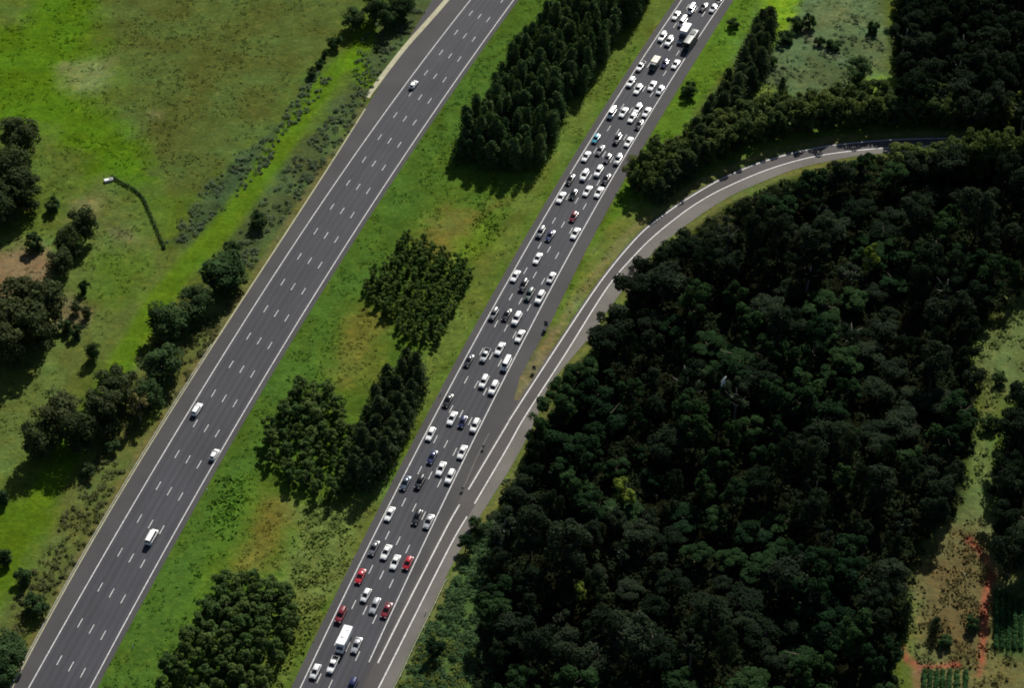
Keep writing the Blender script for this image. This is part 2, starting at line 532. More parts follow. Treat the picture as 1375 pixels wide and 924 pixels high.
patch([(95, 268), (130, 270), (128, 288), (100, 290)], (115, 115, 72), 3, 3, 0.7)
patch([(145, 305), (180, 305), (180, 325), (150, 322)], (110, 112, 76), 3, 3, 0.7)
patch([(190, 262), (270, 262), (245, 325), (222, 335), (212, 300)], (80, 108, 34), 3, 3)
# grey green scrub either side of the mown track
patch([(420, 95), (446, 105), (350, 240), (250, 335), (222, 325), (268, 258), (370, 170)], (64, 86, 50), 2.5, 4)
patch([(485, 50), (580, -30), (610, -30), (498, 128), (470, 180), (380, 305), (335, 370), (296, 345), (400, 195), (468, 120)], (72, 88, 50), 3, 4)
patch([(196, 450), (300, 340), (340, 350), (330, 400), (260, 500), (180, 600), (110, 740), (30, 860), (-20, 930), (-40, 900), (60, 740), (150, 560)], (88, 98, 48), 4, 5)
# mown green track
stroke([(-60, 850), (-10, 770), (40, 690), (120, 560), (165, 485), (222, 392), (300, 302), (370, 205), (440, 108), (478, 70), (490, 40)], (82, 120, 26), 7.5, 1.6, 1.2)
stroke([(470, 75), (492, 108)], (86, 130, 22), 6, 1.6, 1.0)
patch([(-60, 690), (60, 660), (70, 690), (20, 790), (-60, 850)], (76, 108, 22), 3, 3)
# median strip
patch([(700, -60), (915, -60), (836, 120), (762, 240), (663, 411), (582, 560), (500, 720), (404, 924), (330, 1080), (60, 1080), (122, 924), (247, 693), (381, 462), (529, 231), (605, 117)], (74, 108, 34), 0.5, 0.3)
stroke(np.stack([LR(ys) + 8, ys], 1), (70, 110, 36), 13, 4, 4, 1.0, True)
stroke(np.stack([RL(ys) - 8, ys], 1), (92, 108, 46), 10, 5, 4, 0.9, True)
patch([(590, 275), (680, 265), (650, 330), (600, 360), (555, 325)], (104, 102, 46), 5, 6, 0.9)
patch([(470, 430), (520, 410), (500, 520), (455, 520), (440, 480)], (100, 104, 44), 5, 6, 0.9)
patch([(350, 660), (400, 680), (360, 760), (310, 770)], (104, 104, 46), 5, 6, 0.9)
patch([(636, 290), (680, 285), (660, 330), (620, 345)], (88, 128, 34), 4, 5, 0.8)
patch([(400, 690), (500, 660), (470, 760), (420, 850), (370, 850), (390, 770)], (100, 116, 58), 5, 6, 0.9)
patch([(290, 690), (330, 640), (345, 660), (290, 770), (250, 830)], (82, 122, 34), 5, 5, 0.8)
# right verge and the wedge before the ramp
patch([(985, -60), (1060, -60), (1000, 60), (930, 150), (880, 250), (850, 290), (770, 420), (735, 440), (800, 318), (853, 217), (911, 120)], (82, 122, 34), 0.8, 0.6)
patch([(735, 440), (790, 340), (850, 270), (905, 260), (850, 310), (800, 376), (740, 470), (700, 530), (690, 530)], (96, 112, 48), 1.5, 2)
patch([(735, 440), (765, 430), (748, 460), (706, 535), (686, 540)], (112, 106, 76), 1.5, 1.5)
patch([(716, 476), (742, 474), (706, 545), (684, 545)], (104, 97, 84), 2.0, 1.5)
stroke(offset(rampL, 2.6), (112, 112, 70), 2.6, 1.2, 0.8, 0.8, True)
# meadow at the upper right
patch([(1010, 40), (1060, -60), (1195, -60), (1192, 80), (1210, 150), (1100, 160), (960, 190), (925, 180), (1000, 80)], (86, 106, 68), 4, 4)
patch([(1085, 55), (1140, 65), (1135, 112), (1085, 104)], (72, 94, 58), 4, 6, 0.8)
patch([(1000, 100), (1060, 95), (1080, 140), (1000, 150)], (76, 98, 60), 4, 6, 0.7)
patch([(1090, -20), (1150, -20), (1150, 25), (1105, 30)], (102, 116, 74), 4, 6, 0.7)
patch([(1040, -60), (1085, -60), (1075, 0), (1040, 62), (1015, 85), (1010, 60)], (112, 154, 36), 2, 2)
patch([(1145, 118), (1175, 95), (1205, 108), (1210, 140), (1150, 140)], (108, 138, 52), 3, 3)
patch([(1010, 110), (1040, 105), (1060, 135), (1010, 135)], (104, 132, 56), 3, 3, 0.8)
stroke([(1078, 40), (1100, 62), (1125, 78)], (116, 110, 86), 2.0, 1.5, 1.0, 0.7)
# forest floor
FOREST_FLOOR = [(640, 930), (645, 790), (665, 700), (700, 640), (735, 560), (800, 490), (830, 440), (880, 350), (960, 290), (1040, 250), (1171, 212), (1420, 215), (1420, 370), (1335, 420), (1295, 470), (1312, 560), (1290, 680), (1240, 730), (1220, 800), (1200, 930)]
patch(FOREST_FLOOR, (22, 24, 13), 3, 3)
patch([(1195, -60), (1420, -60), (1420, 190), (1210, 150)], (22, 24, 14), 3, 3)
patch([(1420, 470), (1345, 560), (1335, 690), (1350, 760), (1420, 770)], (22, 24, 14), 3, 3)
# shrubby slope right of the ramp
patch([(520, 960), (555, 870), (585, 815), (610, 765), (648, 700), (668, 700), (650, 800), (640, 960)], (74, 100, 48), 2, 2)
stroke(offset(rampO, -1.4), (104, 110, 60), 2.2, 1.0, 0.8, 0.85, True)
# right hand clearing
patch([(1420, 350), (1340, 405), (1300, 470), (1315, 560), (1295, 690), (1250, 730), (1420, 730), (1340, 690), (1335, 560), (1420, 470)], (92, 108, 60), 3, 3)
patch([(1230, 960), (1215, 860), (1225, 800), (1245, 730), (1300, 690), (1345, 700), (1420, 760), (1420, 960)], (100, 104, 62), 3, 3)
patch([(1240, 760), (1290, 715), (1320, 710), (1330, 780), (1320, 890), (1250, 885), (1235, 830)], (98, 92, 58), 3, 4, 0.9)
patch([(1335, 790), (1420, 775), (1420, 880), (1335, 880)], (66, 92, 48), 2, 2)
stroke([(1300, 725), (1318, 745), (1331, 768), (1324, 800), (1321, 850), (1317, 900), (1313, 906)], (160, 90, 70), 1.2, 0.8, 0.6, 0.9)
stroke([(1209, 866), (1217, 884), (1232, 895), (1250, 897), (1285, 893)], (160, 84, 70), 1.4, 0.9, 0.7, 0.9)
stroke([(1231, 893), (1233, 925), (1234, 960)], (140, 98, 78), 1.5, 0.8, 0.5, 0.8)
stroke(np.stack([LO(ys) - 1.6, ys], 1)[ys < P(496, 140)[1]], (106, 102, 64), 1.8, 1.0, 0.6, 0.8, True)

def ground_color(pts):
    x, y = pts[:, 0], pts[:, 1]
    c = np.tile(BASE, (len(pts), 1))
    nz = fbm(x, y, 14.0) - 0.5
    n2 = fbm(x + 400, y + 90, 5.0) - 0.5 + 0.8 * (fbm(x - 40, y + 30, 2.2) - 0.5)
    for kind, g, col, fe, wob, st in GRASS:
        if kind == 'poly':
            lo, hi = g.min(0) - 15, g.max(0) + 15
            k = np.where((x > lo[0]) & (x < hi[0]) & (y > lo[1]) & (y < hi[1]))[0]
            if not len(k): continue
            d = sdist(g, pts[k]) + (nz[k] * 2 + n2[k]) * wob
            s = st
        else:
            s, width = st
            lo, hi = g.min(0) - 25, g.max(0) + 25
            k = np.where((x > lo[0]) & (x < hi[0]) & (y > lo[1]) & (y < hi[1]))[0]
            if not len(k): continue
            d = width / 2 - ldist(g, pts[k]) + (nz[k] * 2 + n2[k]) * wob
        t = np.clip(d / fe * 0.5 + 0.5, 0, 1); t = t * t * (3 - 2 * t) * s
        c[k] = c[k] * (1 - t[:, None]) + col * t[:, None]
    # patchy growth: yellower and greener drifts
    v = (fbm(x - 90, y + 200, 9.0) - 0.5)[:, None]
    w = (fbm(x + 900, y, 3.0) - 0.5)[:, None]
    c = c * np.array([[0.84, 0.80, 0.84]])
    c = c * (1 + 0.5 * v + 0.35 * w) * (1 + np.array([[0.35, 0.0, -0.1]]) * (-v * 1.2))
    ratio = c[:, 1] / np.maximum(c[:, 0], 1e-4)
    c[:, 1] *= np.where(ratio > 1.6, (1.6 / ratio) ** 0.45, 1.0)
    return np.clip(c, 0.003, 0.6)

def axis(lo, hi, step, far):
    a = np.arange(lo, hi + step / 2, step)
    e = 1.6
    L, R = [lo], [hi]
    d = step
    while L[-1] > -far:
        d *= e; L.append(L[-1] - d)
    d = step
    while R[-1] < far:
        d *= e; R.append(R[-1] + d)
    return np.concatenate([np.array(L[1:])[::-1], a, np.array(R[1:])])

gx = axis(-185, 195, 1.2, 9000); gyy = axis(-140, 205, 1.2, 12000)
nx, ny = len(gx), len(gyy)
XX, YY = np.meshgrid(gx, gyy)
gpts = np.stack([XX.ravel(), YY.ravel()], 1)
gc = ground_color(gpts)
gme = bpy.data.meshes.new('ground')
gme.vertices.add(nx * ny)
gme.vertices.foreach_set('co', np.stack([gpts[:, 0], gpts[:, 1], np.zeros(nx * ny)], 1).astype(np.float32).reshape(-1))
ii, jj = np.meshgrid(np.arange(nx - 1), np.arange(ny - 1))
q = (jj * nx + ii).ravel()
fq = np.stack([q, q + 1, q + nx + 1, q + nx], 1).astype(np.int32)
gme.loops.add(fq.size); gme.loops.foreach_set('vertex_index', fq.ravel())
gme.polygons.add(len(fq))
gme.polygons.foreach_set('loop_start', np.arange(0, fq.size, 4, dtype=np.int32))
gme.polygons.foreach_set('loop_total', np.full(len(fq), 4, dtype=np.int32))
ca = gme.attributes.new('col', 'FLOAT_COLOR', 'POINT')
c4 = np.ones((nx * ny, 4), np.float32); c4[:, :3] = gc
ca.data.foreach_set('color', c4.reshape(-1))
gme.materials.append(M['ground'])
gme.update()
tag(link('ground', gme), kind='structure')

# ------------------------------------------------------------------ rough grass and ground cover (uncountable)
def scatter_in(poly, n, z=0.0):
    lo, hi = poly.min(0), poly.max(0)
    p = rng.random((n, 2)) * (hi - lo) + lo
    return p[sdist(poly, p) > 0]

def road_free(p, m=0.8):
    x, y = p[:, 0], p[:, 1]
    ok = ~((x > LO(y) - 0.5 - m * 0.3) & (x < LR(y) + 1.7 + m))
    ok &= ~((x > RL(y) - 2.3 - m) & (x < np.where(y > P(735, 440)[1], RO(y), RR(y) + 3) + m))
    d = sdist(RAMP_POLY, p)
    return ok & (d < -m)
RAMP_POLY = np.vstack([offset(rampL, 0.9), rampO[::-1]])

def leaf_quads(c, nrm, size):
    n = len(c)
    r = rng.normal(size=(n, 3))
    t = np.cross(nrm, r); t /= np.linalg.norm(t, axis=1)[:, None] + 1e-9
    b = np.cross(nrm, t)
    s = size[:, None]
    asp = (0.55 + 0.5 * rng.random(n))[:, None]
    t = t * s * 0.5; b = b * s * 0.5 * asp
    bend = nrm * s * 0.12
    return np.stack([c - t, c - b * 0.9 + bend, c + t, c + b * 0.9 + bend], 1)

def tuft_quads(p, h, w, blades=5):
    p = np.repeat(p, blades, 0); n = len(p)
    c = np.stack([p[:, 0] + rng.normal(0, w * 0.8, n), p[:, 1] + rng.normal(0, w * 0.8, n), 0.03 + h * rng.random(n)], 1)
    tl = 0.22 if h < 0.2 else 0.5
    nr = np.stack([rng.normal(0, tl, n), rng.normal(0, tl, n), np.ones(n)], 1)
    nr /= np.linalg.norm(nr, axis=1)[:, None]
    return leaf_quads(c, nr, w * (0.5 + rng.random(n)))

def tuft_field(name, polys, dens, h, w, gain=1.0, clump=7.0, thresh=0.45, label=None):
    Q, C = [], []
    for pl in polys:
        poly = PP(pl)
        lo, hi = poly.min(0), poly.max(0)
        n = int(dens * np.prod(hi - lo))
        p = scatter_in(poly, n)
        p = p[road_free(p)]
        p = p[sdist(poly, p) > 9 * rng.random(len(p)) ** 2 * (len(pl) < 9)]
        p = p[fbm(p[:, 0], p[:, 1], clump) + rng.normal(0, 0.05, len(p)) > thresh]
        if not len(p): continue
        qd = tuft_quads(p, h, w)
        c = ground_color(qd[:, 0, :2]) * gain * (0.7 + 0.75 * rng.random((len(qd), 1)))
        Q.append(qd); C.append(c)
    me = quad_mesh(name, np.concatenate(Q), M['tuft'], colattr=np.concatenate(C))
    return tag(link(name, me), kind='stuff')

MED = [(700, -30), (890, -30), (836, 110), (762, 225), (663, 395), (582, 540), (495, 720), (395, 924), (360, 990), (110, 990), (122, 924), (247, 693), (381, 462), (529, 231), (605, 117)]
tuft_field('rough_grass', [MED], 0.3, 0.12, 0.5, 1.2, 8, 0.48)
tuft_field('rough_grass', [[(400, 680), (510, 640), (480, 740), (430, 850), (380, 930), (340, 930), (390, 770)], [(640, 270), (690, 275), (670, 320), (620, 345)], [(290, 640), (345, 640), (300, 770), (240, 850)]], 1.0, 0.45, 0.7, 1.35, 5, 0.42)
tuft_field('field_grass', [[(-20, -20), (470, -20), (370, 170), (240, 335), (0, 620), (-20, 600)]], 0.22, 0.14, 0.5, 1.15, 9, 0.46)
tuft_field('roadside_grass', [[(985, -20), (1060, -20), (1000, 60), (930, 150), (880, 250), (850, 290), (770, 420), (735, 440), (800, 318), (853, 217), (911, 120)], [(1010, 40), (1060, -20), (1195, -20), (1192, 80), (1210, 150), (1100, 160), (960, 190), (925, 180)]], 0.25, 0.12, 0.5, 1.15, 6, 0.48)
tuft_field('clearing_weeds', [[(1235, 960), (1215, 860), (1225, 800), (1245, 730), (1300, 690), (1345, 700), (1400, 760), (1400, 960)], [(1400, 350), (1340, 405), (1300, 470), (1315, 560), (1295, 690), (1345, 700), (1335, 560), (1400, 470)]], 0.9, 0.6, 0.75, 1.2, 4, 0.5)

def blob_leaves(centers, radii, per, size, squash=0.8, up=0.35, flat=0.55):
    k = np.repeat(np.arange(len(centers)), per)
    n = len(k)
    d = rng.normal(size=(n, 3)); d[:, 2] += up
    d /= np.linalg.norm(d, axis=1)[:, None]
    r = radii[k] * (0.55 + 0.5 * rng.random(n) ** 0.6)
    c = centers[k] + d * r[:, None] * np.array([1, 1, squash])
    nr = d + np.array([0, 0, flat]) + rng.normal(0, 0.5, (n, 3)); nr /= np.linalg.norm(nr, axis=1)[:, None]
    return leaf_quads(c, nr, size * (0.6 + 0.8 * rng.random(n))), (0.5 + 0.5 * (rng.random(n) - 0.5) + 0.5 * (rng.random(len(centers))[k] - 0.5))

M['scrub'] = foliage('scrub_leaves', (0.092, 0.122, 0.070), (0.092, 0.122, 0.070), 0.25)
M['scrub_green'] = foliage('vine_leaves', (0.058, 0.105, 0.042), (0.058, 0.105, 0.042), 0.3)
M['scrub_olive'] = foliage('verge_scrub_leaves', (0.095, 0.105, 0.042), (0.095, 0.105, 0.042), 0.3)
M['scrub_lime'] = foliage('lime_scrub_leaves', (0.12, 0.15, 0.035), (0.12, 0.15, 0.035), 0.3)
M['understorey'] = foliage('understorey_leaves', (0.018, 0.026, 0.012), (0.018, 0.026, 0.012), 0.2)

def scrub(name, polys, dens, rad, per, size, mat, thresh=0.4, clump=6.0, margin=1.2, zf=0.35):
    cs, rs = [], []
    for pl in polys:
        poly = PP(pl); lo, hi = poly.min(0), poly.max(0)
        p = scatter_in(poly, int(dens * np.prod(hi - lo)))
        p = p[road_free(p, margin)]
        p = p[fbm(p[:, 0] + 55, p[:, 1], clump) + rng.normal(0, 0.06, len(p)) > thresh]
        r = rad * (0.5 + rng.random(len(p)))
        cs.append(np.stack([p[:, 0], p[:, 1], r * zf], 1)); rs.append(r)
    Q, t = blob_leaves(np.concatenate(cs), np.concatenate(rs), per, size, 0.5, 0.7, 1.1)
    Q[:, :, 2] = np.maximum(Q[:, :, 2], 0.02)
    return tag(link(name, quad_mesh(name, Q, mat, attr=t)), kind='stuff')

scrub('scrub', [[(420, 95), (446, 105), (350, 235), (250, 330), (222, 325), (268, 258), (370, 170)],
                [(485, 50), (580, -30), (600, -30), (498, 122), (470, 175), (380, 300), (335, 365), (300, 345), (400, 205), (468, 130)]], 0.42, 0.75, 26, 0.45, M['scrub'], 0.42, 7)
scrub('scrub', [[(196, 450), (290, 360), (335, 365), (330, 400), (260, 500), (180, 610), (110, 745), (30, 865), (-20, 930), (-40, 900), (60, 740), (150, 580)]], 0.42, 0.75, 26, 0.45, M['scrub_olive'], 0.44, 6)
scrub('scrub', [[(1012, 45), (1060, 60), (1150, 20), (1190, 60), (1150, 120), (1050, 150), (970, 180), (985, 110)]], 0.35, 0.6, 22, 0.4, M['scrub'], 0.5, 6)
scrub('vines', [[(530, 960), (560, 870), (590, 815), (615, 765), (650, 705), (690, 690), (670, 800), (660, 960)]], 1.3, 0.85, 30, 0.5, M['scrub_green'], 0.3, 5)
scrub('vines', [[(525, 960), (548, 880), (575, 850), (620, 870), (625, 960)]], 0.9, 0.9, 30, 0.5, M['scrub_lime'], 0.35, 5)
scrub('roadside_scrub', [[(745, 525), (792, 468), (818, 434), (878, 356), (920, 318), (980, 276), (1035, 251), (1120, 226), (1170, 216), (1180, 236), (1100, 246), (1040, 272), (970, 312), (910, 347), (865, 392), (815, 452), (760, 532)]], 0.6, 0.9, 34, 0.5, M['scrub_olive'], 0.40, 6, 0.6)
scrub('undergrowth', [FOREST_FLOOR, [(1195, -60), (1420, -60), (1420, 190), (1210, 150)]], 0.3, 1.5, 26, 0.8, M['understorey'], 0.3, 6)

# ------------------------------------------------------------------ trees
def tube(path, radii, sides=7):
    V, F = [], []
    for i, (p, r) in enumerate(zip(path, radii)):
        for k in range(sides):
            a = 2 * math.pi * k / sides
            V.append((p[0] + math.cos(a) * r, p[1] + math.sin(a) * r, p[2]))
    for i in range(len(path) - 1):
        for k in range(sides):
            F.append((i * sides + k, i * sides + (k + 1) % sides, (i + 1) * sides + (k + 1) % sides, (i + 1) * sides + k))
    F.append(tuple((len(path) - 1) * sides + k for k in range(sides)))
    return V, F

def trunk_mesh(name, h, r, mat, limbs=(), lean=0.03):
    V, F = tube([(0, 0, -0.1), (0.02 * h * lean, 0, h * 0.12), (h * lean, h * lean * 0.5, h * 0.55), (h * lean * 1.2, h * lean * 0.3, h * 0.9)], [r * 1.35, r, r * 0.65, r * 0.2])
    for (az, z0, ln, dz) in limbs:
        s = Vector((h * lean * z0, 0, h * z0)); e = s + Vector((math.cos(az) * ln, math.sin(az) * ln, dz)); m_ = s.lerp(e, 0.5) + Vector((0, 0, -0.1 * ln))
        v2, f2 = tube([s, m_, e], [r * 0.5, r * 0.32, r * 0.1], 5)
        o = len(V)
        V += v2; F += [tuple(i + o for i in f) for f in f2]
    return mesh(name, V, F, mat, smooth=True)

def broad_crown(h, R, nl, per, leaf, mat, name, low=0.35, fat=1.0):
    """Uneven crown: main lobes with satellite clumps, gaps between them."""
    cs, rs = [], []
    for i in range(nl):
        a = rng.random() * 2 * math.pi
        t = rng.random()
        z = h * (low + (0.92 - low) * t)
        prof = math.sin(math.pi * min(1, 0.18 + 0.82 * (1 - t) ** 0.8) ** 1.0) if t > 0.5 else 0.75 + 0.5 * t
        rr = R * prof * math.sqrt(rng.random()) * 0.95
        cs.append((math.cos(a) * rr, math.sin(a) * rr, z)); rs.append(R * fat * (0.24 + 0.16 * rng.random()))
    cs = np.array(cs); rs = np.array(rs)
    Q, t = blob_leaves(cs, rs, per, leaf, 0.75, 0.45)
    return quad_mesh(name, Q, mat, attr=np.clip(t, 0, 1))

def cone_crown(h, R, n, leaf, mat, name, low=0.12, pw=0.8, rough=0.3):
    t = rng.random(n) ** 1.15
    a = rng.random(n) * 2 * np.pi
    wob = 1 + rough * np.sin(a * 3 + t * 9) * 0.5 + rough * rng.normal(0, 0.5, n)
    r = R * (1 - t) ** pw * np.clip(wob, 0.3, 1.6) * (0.55 + 0.45 * rng.random(n) ** 0.5) + 0.08
    c = np.stack([np.cos(a) * r, np.sin(a) * r, h * (low + (1 - low) * t)], 1)
    nr = np.stack([np.cos(a), np.sin(a), np.full(n, 0.8)], 1) + rng.normal(0, 0.5, (n, 3))
    nr /= np.linalg.norm(nr, axis=1)[:, None]
    Q = leaf_quads(c, nr, leaf * (0.6 + 0.8 * rng.random(n)))
    tt = 0.5 + 0.5 * (rng.random(n) - 0.5) + 0.25 * np.sin(a * 2 + t * 12)
    return quad_mesh(name, Q, mat, attr=np.clip(tt, 0, 1))

F_ = {
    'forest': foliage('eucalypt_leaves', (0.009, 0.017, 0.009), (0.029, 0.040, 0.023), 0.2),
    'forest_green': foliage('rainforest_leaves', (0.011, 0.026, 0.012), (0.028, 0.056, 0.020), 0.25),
    'yellow': foliage('yellow_green_leaves', (0.13, 0.17, 0.03), (0.12, 0.16, 0.028), 0.3),
    'conifer': foliage('conifer_needles', (0.034, 0.064, 0.026), (0.068, 0.108, 0.042), 0.2),
    'casuarina': foliage('she_oak_needles', (0.036, 0.054, 0.026), (0.054, 0.072, 0.034), 0.25),
    'young': foliage('young_tree_leaves', (0.054, 0.100, 0.026), (0.092, 0.138, 0.034), 0.25),
    'round': foliage('round_tree_leaves', (0.046, 0.084, 0.026), (0.088, 0.130, 0.038), 0.25),
    'road': foliage('roadside_tree_leaves', (0.036, 0.068, 0.026), (0.050, 0.082, 0.032), 0.25),
    'olive': foliage('paddock_tree_leaves', (0.042, 0.058, 0.025), (0.060, 0.072, 0.031), 0.25),
    'dry': foliage('dry_tree_leaves', (0.15, 0.135, 0.05), (0.14, 0.125, 0.046), 0.3),
    'avenue': foliage('avenue_tree_leaves', (0.050, 0.075, 0.028), (0.105, 0.130, 0.040), 0.3),
}
KIND = {}     # name -> list of (crown mesh, trunk mesh, height, radius)
def limbs(n, h, R, z0=0.35):
    return [(rng.random() * 6.28, z0 + 0.35 * rng.random(), R * (0.5 + 0.35 * rng.random()), h * 0.16) for _ in range(n)]
def variants(kind, n, fn): KIND[kind] = [fn(i) for i in range(n)]

def mk_broad(key, h, R, nl, per, leaf, bark='trunk', low=0.35, fat=1.0):
    def f(i):
        hh = h * (0.9 + 0.2 * rng.random()); RR_ = R * (0.88 + 0.24 * rng.random())
        return (broad_crown(hh, RR_, nl, per, leaf, F_[key], 'crown_' + key, low, fat), trunk_mesh('trunk_' + key, hh * 0.92, 0.02 * hh + 0.05, M[bark], limbs(5, hh, RR_)), hh, RR_)
    return f
def mk_cone(key, h, R, n, leaf, low=0.12, pw=0.8, rough=0.3):
    def f(i):
        hh = h * (0.9 + 0.2 * rng.random())
        return (cone_crown(hh, R, n, leaf, F_[key], 'crown_' + key, low, pw, rough), trunk_mesh('trunk_' + key, hh * 0.95, 0.012 * hh + 0.04, M['trunk'], (), 0.0), hh, R)
    return f

variants('forest', 7, mk_broad('forest', 15, 4.6, 30, 140, 0.6, 'trunk', 0.3, 1.05))
KIND['forest'].append(mk_broad('forest', 15, 4.0, 16, 120, 0.55, 'pale_bark', 0.4)(0))
variants('forest_green', 4, mk_broad('forest_green', 13, 4.2, 24, 170, 0.62, 'trunk', 0.3))
variants('yellow', 2, mk_broad('yellow', 10, 3.0, 16, 150, 0.5))
variants('conifer', 8, mk_cone('conifer', 11.0, 1.75, 1400, 0.55, 0.1, 0.33, 0.7))
variants('casuarina', 4, mk_cone('casuarina', 10, 2.1, 1300, 0.55, 0.12, 0.42, 0.6))
variants('young', 5, mk_broad('young', 4.2, 1.35, 13, 55, 0.38, 'trunk', 0.12, 1.22))
variants('round', 5, mk_broad('round', 6.0, 2.1, 18, 80, 0.45, 'trunk', 0.15, 1.1))
variants('road', 5, mk_broad('road', 9.5, 3.8, 34, 120, 0.55, 'trunk', 0.14, 1.2))
variants('olive', 4, mk_broad('olive', 11, 4.2, 34, 120, 0.58, 'trunk', 0.16, 1.15))
variants('dry', 1, mk_broad('dry', 9, 2.6, 14, 110, 0.5, 'pale_bark', 0.3))
variants('avenue', 4, mk_broad('avenue', 8.5, 2.3, 22, 90, 0.5, 'trunk', 0.14, 1.15))
variants('bush', 4, mk_broad('road', 3.0, 1.9, 15, 90, 0.42, 'trunk', 0.12, 1.25))

def tree(kind, name, xy, label, cat='tree', group=None, h=None, w=None, z=0.0, lean=0.03):
    crown, trunk, ch, cr = KIND[kind][int(rng.integers(len(KIND[kind])))]
    sz = (h / ch) if h else 0.85 + 0.3 * rng.random()
    sw = (w / cr) if w else sz * (0.92 + 0.16 * rng.random())
    t = empty(name, (xy[0], xy[1], z), rng.random() * 6.28)
    t.scale = (sw, sw, sz)
    t.rotation_euler = (rng.normal(0, lean), rng.normal(0, lean), rng.random() * 6.28)
    tag(t, label, cat, group)
    link('crown', crown, t)
    link('trunk', trunk, t)
    return t

def poisson(poly, d, n_try=9000, maxn=1000):
    lo, hi = poly.min(0), poly.max(0)
    c = rng.random((n_try, 2)) * (hi - lo) + lo
    c = c[sdist(poly, c) > 0]
    out = np.zeros((0, 2))
    for p in c:
        if len(out) == 0 or ((out - p) ** 2).sum(1).min() > d * d:
            out = np.vstack([out, p])
            if len(out) >= maxn: break
    return out

# big conifer plantation on the median (rows along the road)
def rows(poly, du, dv, jit, ang):
    c, s = math.cos(ang), math.sin(ang)
    U = np.array((c, s)); W = np.array((-s, c))
    ctr = poly.mean(0)
    out = []
    for i in range(-60, 61):
        for j in range(-60, 61):
            out.append(ctr + U * du * (i + 0.5 * 0) + W * dv * j + rng.normal(0, jit, 2))
    out = np.array(out)
    return out[sdist(poly, out) > 0]
road_ang = math.atan2(1, 0.36)
PLANT_TOP = PP([(606, 222), (650, 226), (700, 236), (724, 222), (762, 150), (820, 70), (880, -10), (900, -45), (790, -45), (742, 30), (690, 90), (640, 165)])
pt = rows(PLANT_TOP, 3.3, 3.3, 0.6, road_ang)
for p in pt[:290]:
    tree('conifer', 'plantation_conifer', p, 'tall dark conifer packed into the long plantation at the top of the median', group='conifers of the top median plantation', h=7.5 + 5 * rng.random() + (2 if fbm(p[:1], p[1:], 9.0)[0] > 0.5 else 0), w=1.3 + 0.9 * rng.random(), lean=0.07)
# small planted block, mid median
PLANT_MID = PP([(541, 318), (560, 322), (637, 368), (622, 405), (580, 474), (545, 455), (520, 430), (487, 392)])
pt = rows(PLANT_MID, 3.0, 2.9, 0.32, road_ang)
for p in pt:
    tree('young', 'plantation_tree', p, 'small green planted tree in the square orchard-like block halfway up the median', group='trees of the square median block')
# rounder grove
PLANT_LOW = PP([(405, 522), (440, 535), (478, 590), (478, 640), (450, 672), (400, 655), (355, 620), (362, 585)])
for p in poisson(PLANT_LOW, 3.3):
    tree('round', 'grove_tree', p, 'round bushy tree in the clump on the median below the square block', group='round trees of the lower median clump', h=4.8 + 2.4 * rng.random())
# tall dark she-oaks
PLANT_OAK = PP([(550, 495), (572, 512), (562, 548), (525, 612), (496, 668), (474, 655), (482, 610), (500, 560), (522, 525)])
for p in poisson(PLANT_OAK, 3.3):
    tree('casuarina', 'she_oak', p, 'tall dark feathery she-oak on the median between clump and traffic', group='dark she-oaks on the median', h=8 + 3 * rng.random())
# bottom grove
PLANT_BOT = PP([(300, 790), (335, 786), (385, 805), (398, 830), (370, 900), (340, 990), (160, 1000), (215, 925), (262, 850)])
for p in poisson(PLANT_BOT, 3.6):
    hh = 4.0 + 3.4 * max(0, min(1, (-75 - p[1]) / 40)) + 1.2 * rng.random()
    tree('round', 'grove_tree', p, 'round leafy tree in the planted grove at the foot of the median', group='trees of the bottom median grove', h=hh, w=1.9 + 0.7 * rng.random())

# dense forest beside the ramp
FOREST = PP([(690, 1000), (660, 935), (662, 840), (668, 745), (690, 665), (720, 600), (768, 530), (812, 460), (866, 388), (912, 356), (965, 326), (1040, 290), (1100, 262), (1180, 245), (1420, 240), (1420, 365), (1350, 415), (1300, 465), (1303, 560), (1275, 690), (1225, 740), (1205, 800), (1190, 880), (1190, 1000)])
fp = poisson(FOREST, 7.0, 12000)
fgap = fbm(fp[:, 0] + 31, fp[:, 1] - 77, 22.0)
low = {tuple(q) for q in fp[(fgap < 0.40) & (sdist(FOREST, fp) > 7)]}
fp = fp[np.argsort(fp[:, 1])]
vis = fp[(fp[:, 1] > -140)]
FN = 0
for p in vis:
    if FN >= 295: break
    FN += 1
    k = fbm(p[:1] * 1.0, p[1:] * 1.0, 26.0)[0]
    kind = 'forest_green' if k > 0.56 else 'forest'
    if p[1] > 78 and rng.random() < 0.45: kind = 'rim'
    edge = 12.5 if sdist(FOREST, p[None])[0] < 5.5 else 19.0
    tall = 0.5 if tuple(p) in low else 0.6 + 0.9 * fbm(p[:1] + 300, p[1:] - 40, 12.0)[0]
    if kind == 'rim':
        tree('avenue', 'ramp_side_tree', p, 'sunlit yellow-green tree at the upper rim of the forest under the ramp curve', group='sunlit trees along the upper forest rim', h=8 + 4 * rng.random(), w=2.6 + 1.4 * rng.random())
    elif kind == 'forest':
        tree(kind, 'forest_tree', p, 'tall olive-dark gum tree crowded among others in the forest beside the ramp', group='gum trees of the ramp forest', h=min(edge, (8 + 11 * rng.random()) * tall), w=2.3 + 3.4 * rng.random() ** 1.4)
    else:
        tree(kind, 'rainforest_tree', p, 'deep green broadleaf tree crowded among gum trees in the ramp forest', group='broadleaf trees of the ramp forest', h=min(edge, (8 + 7 * rng.random()) * tall), w=2.3 + 3.0 * rng.random())
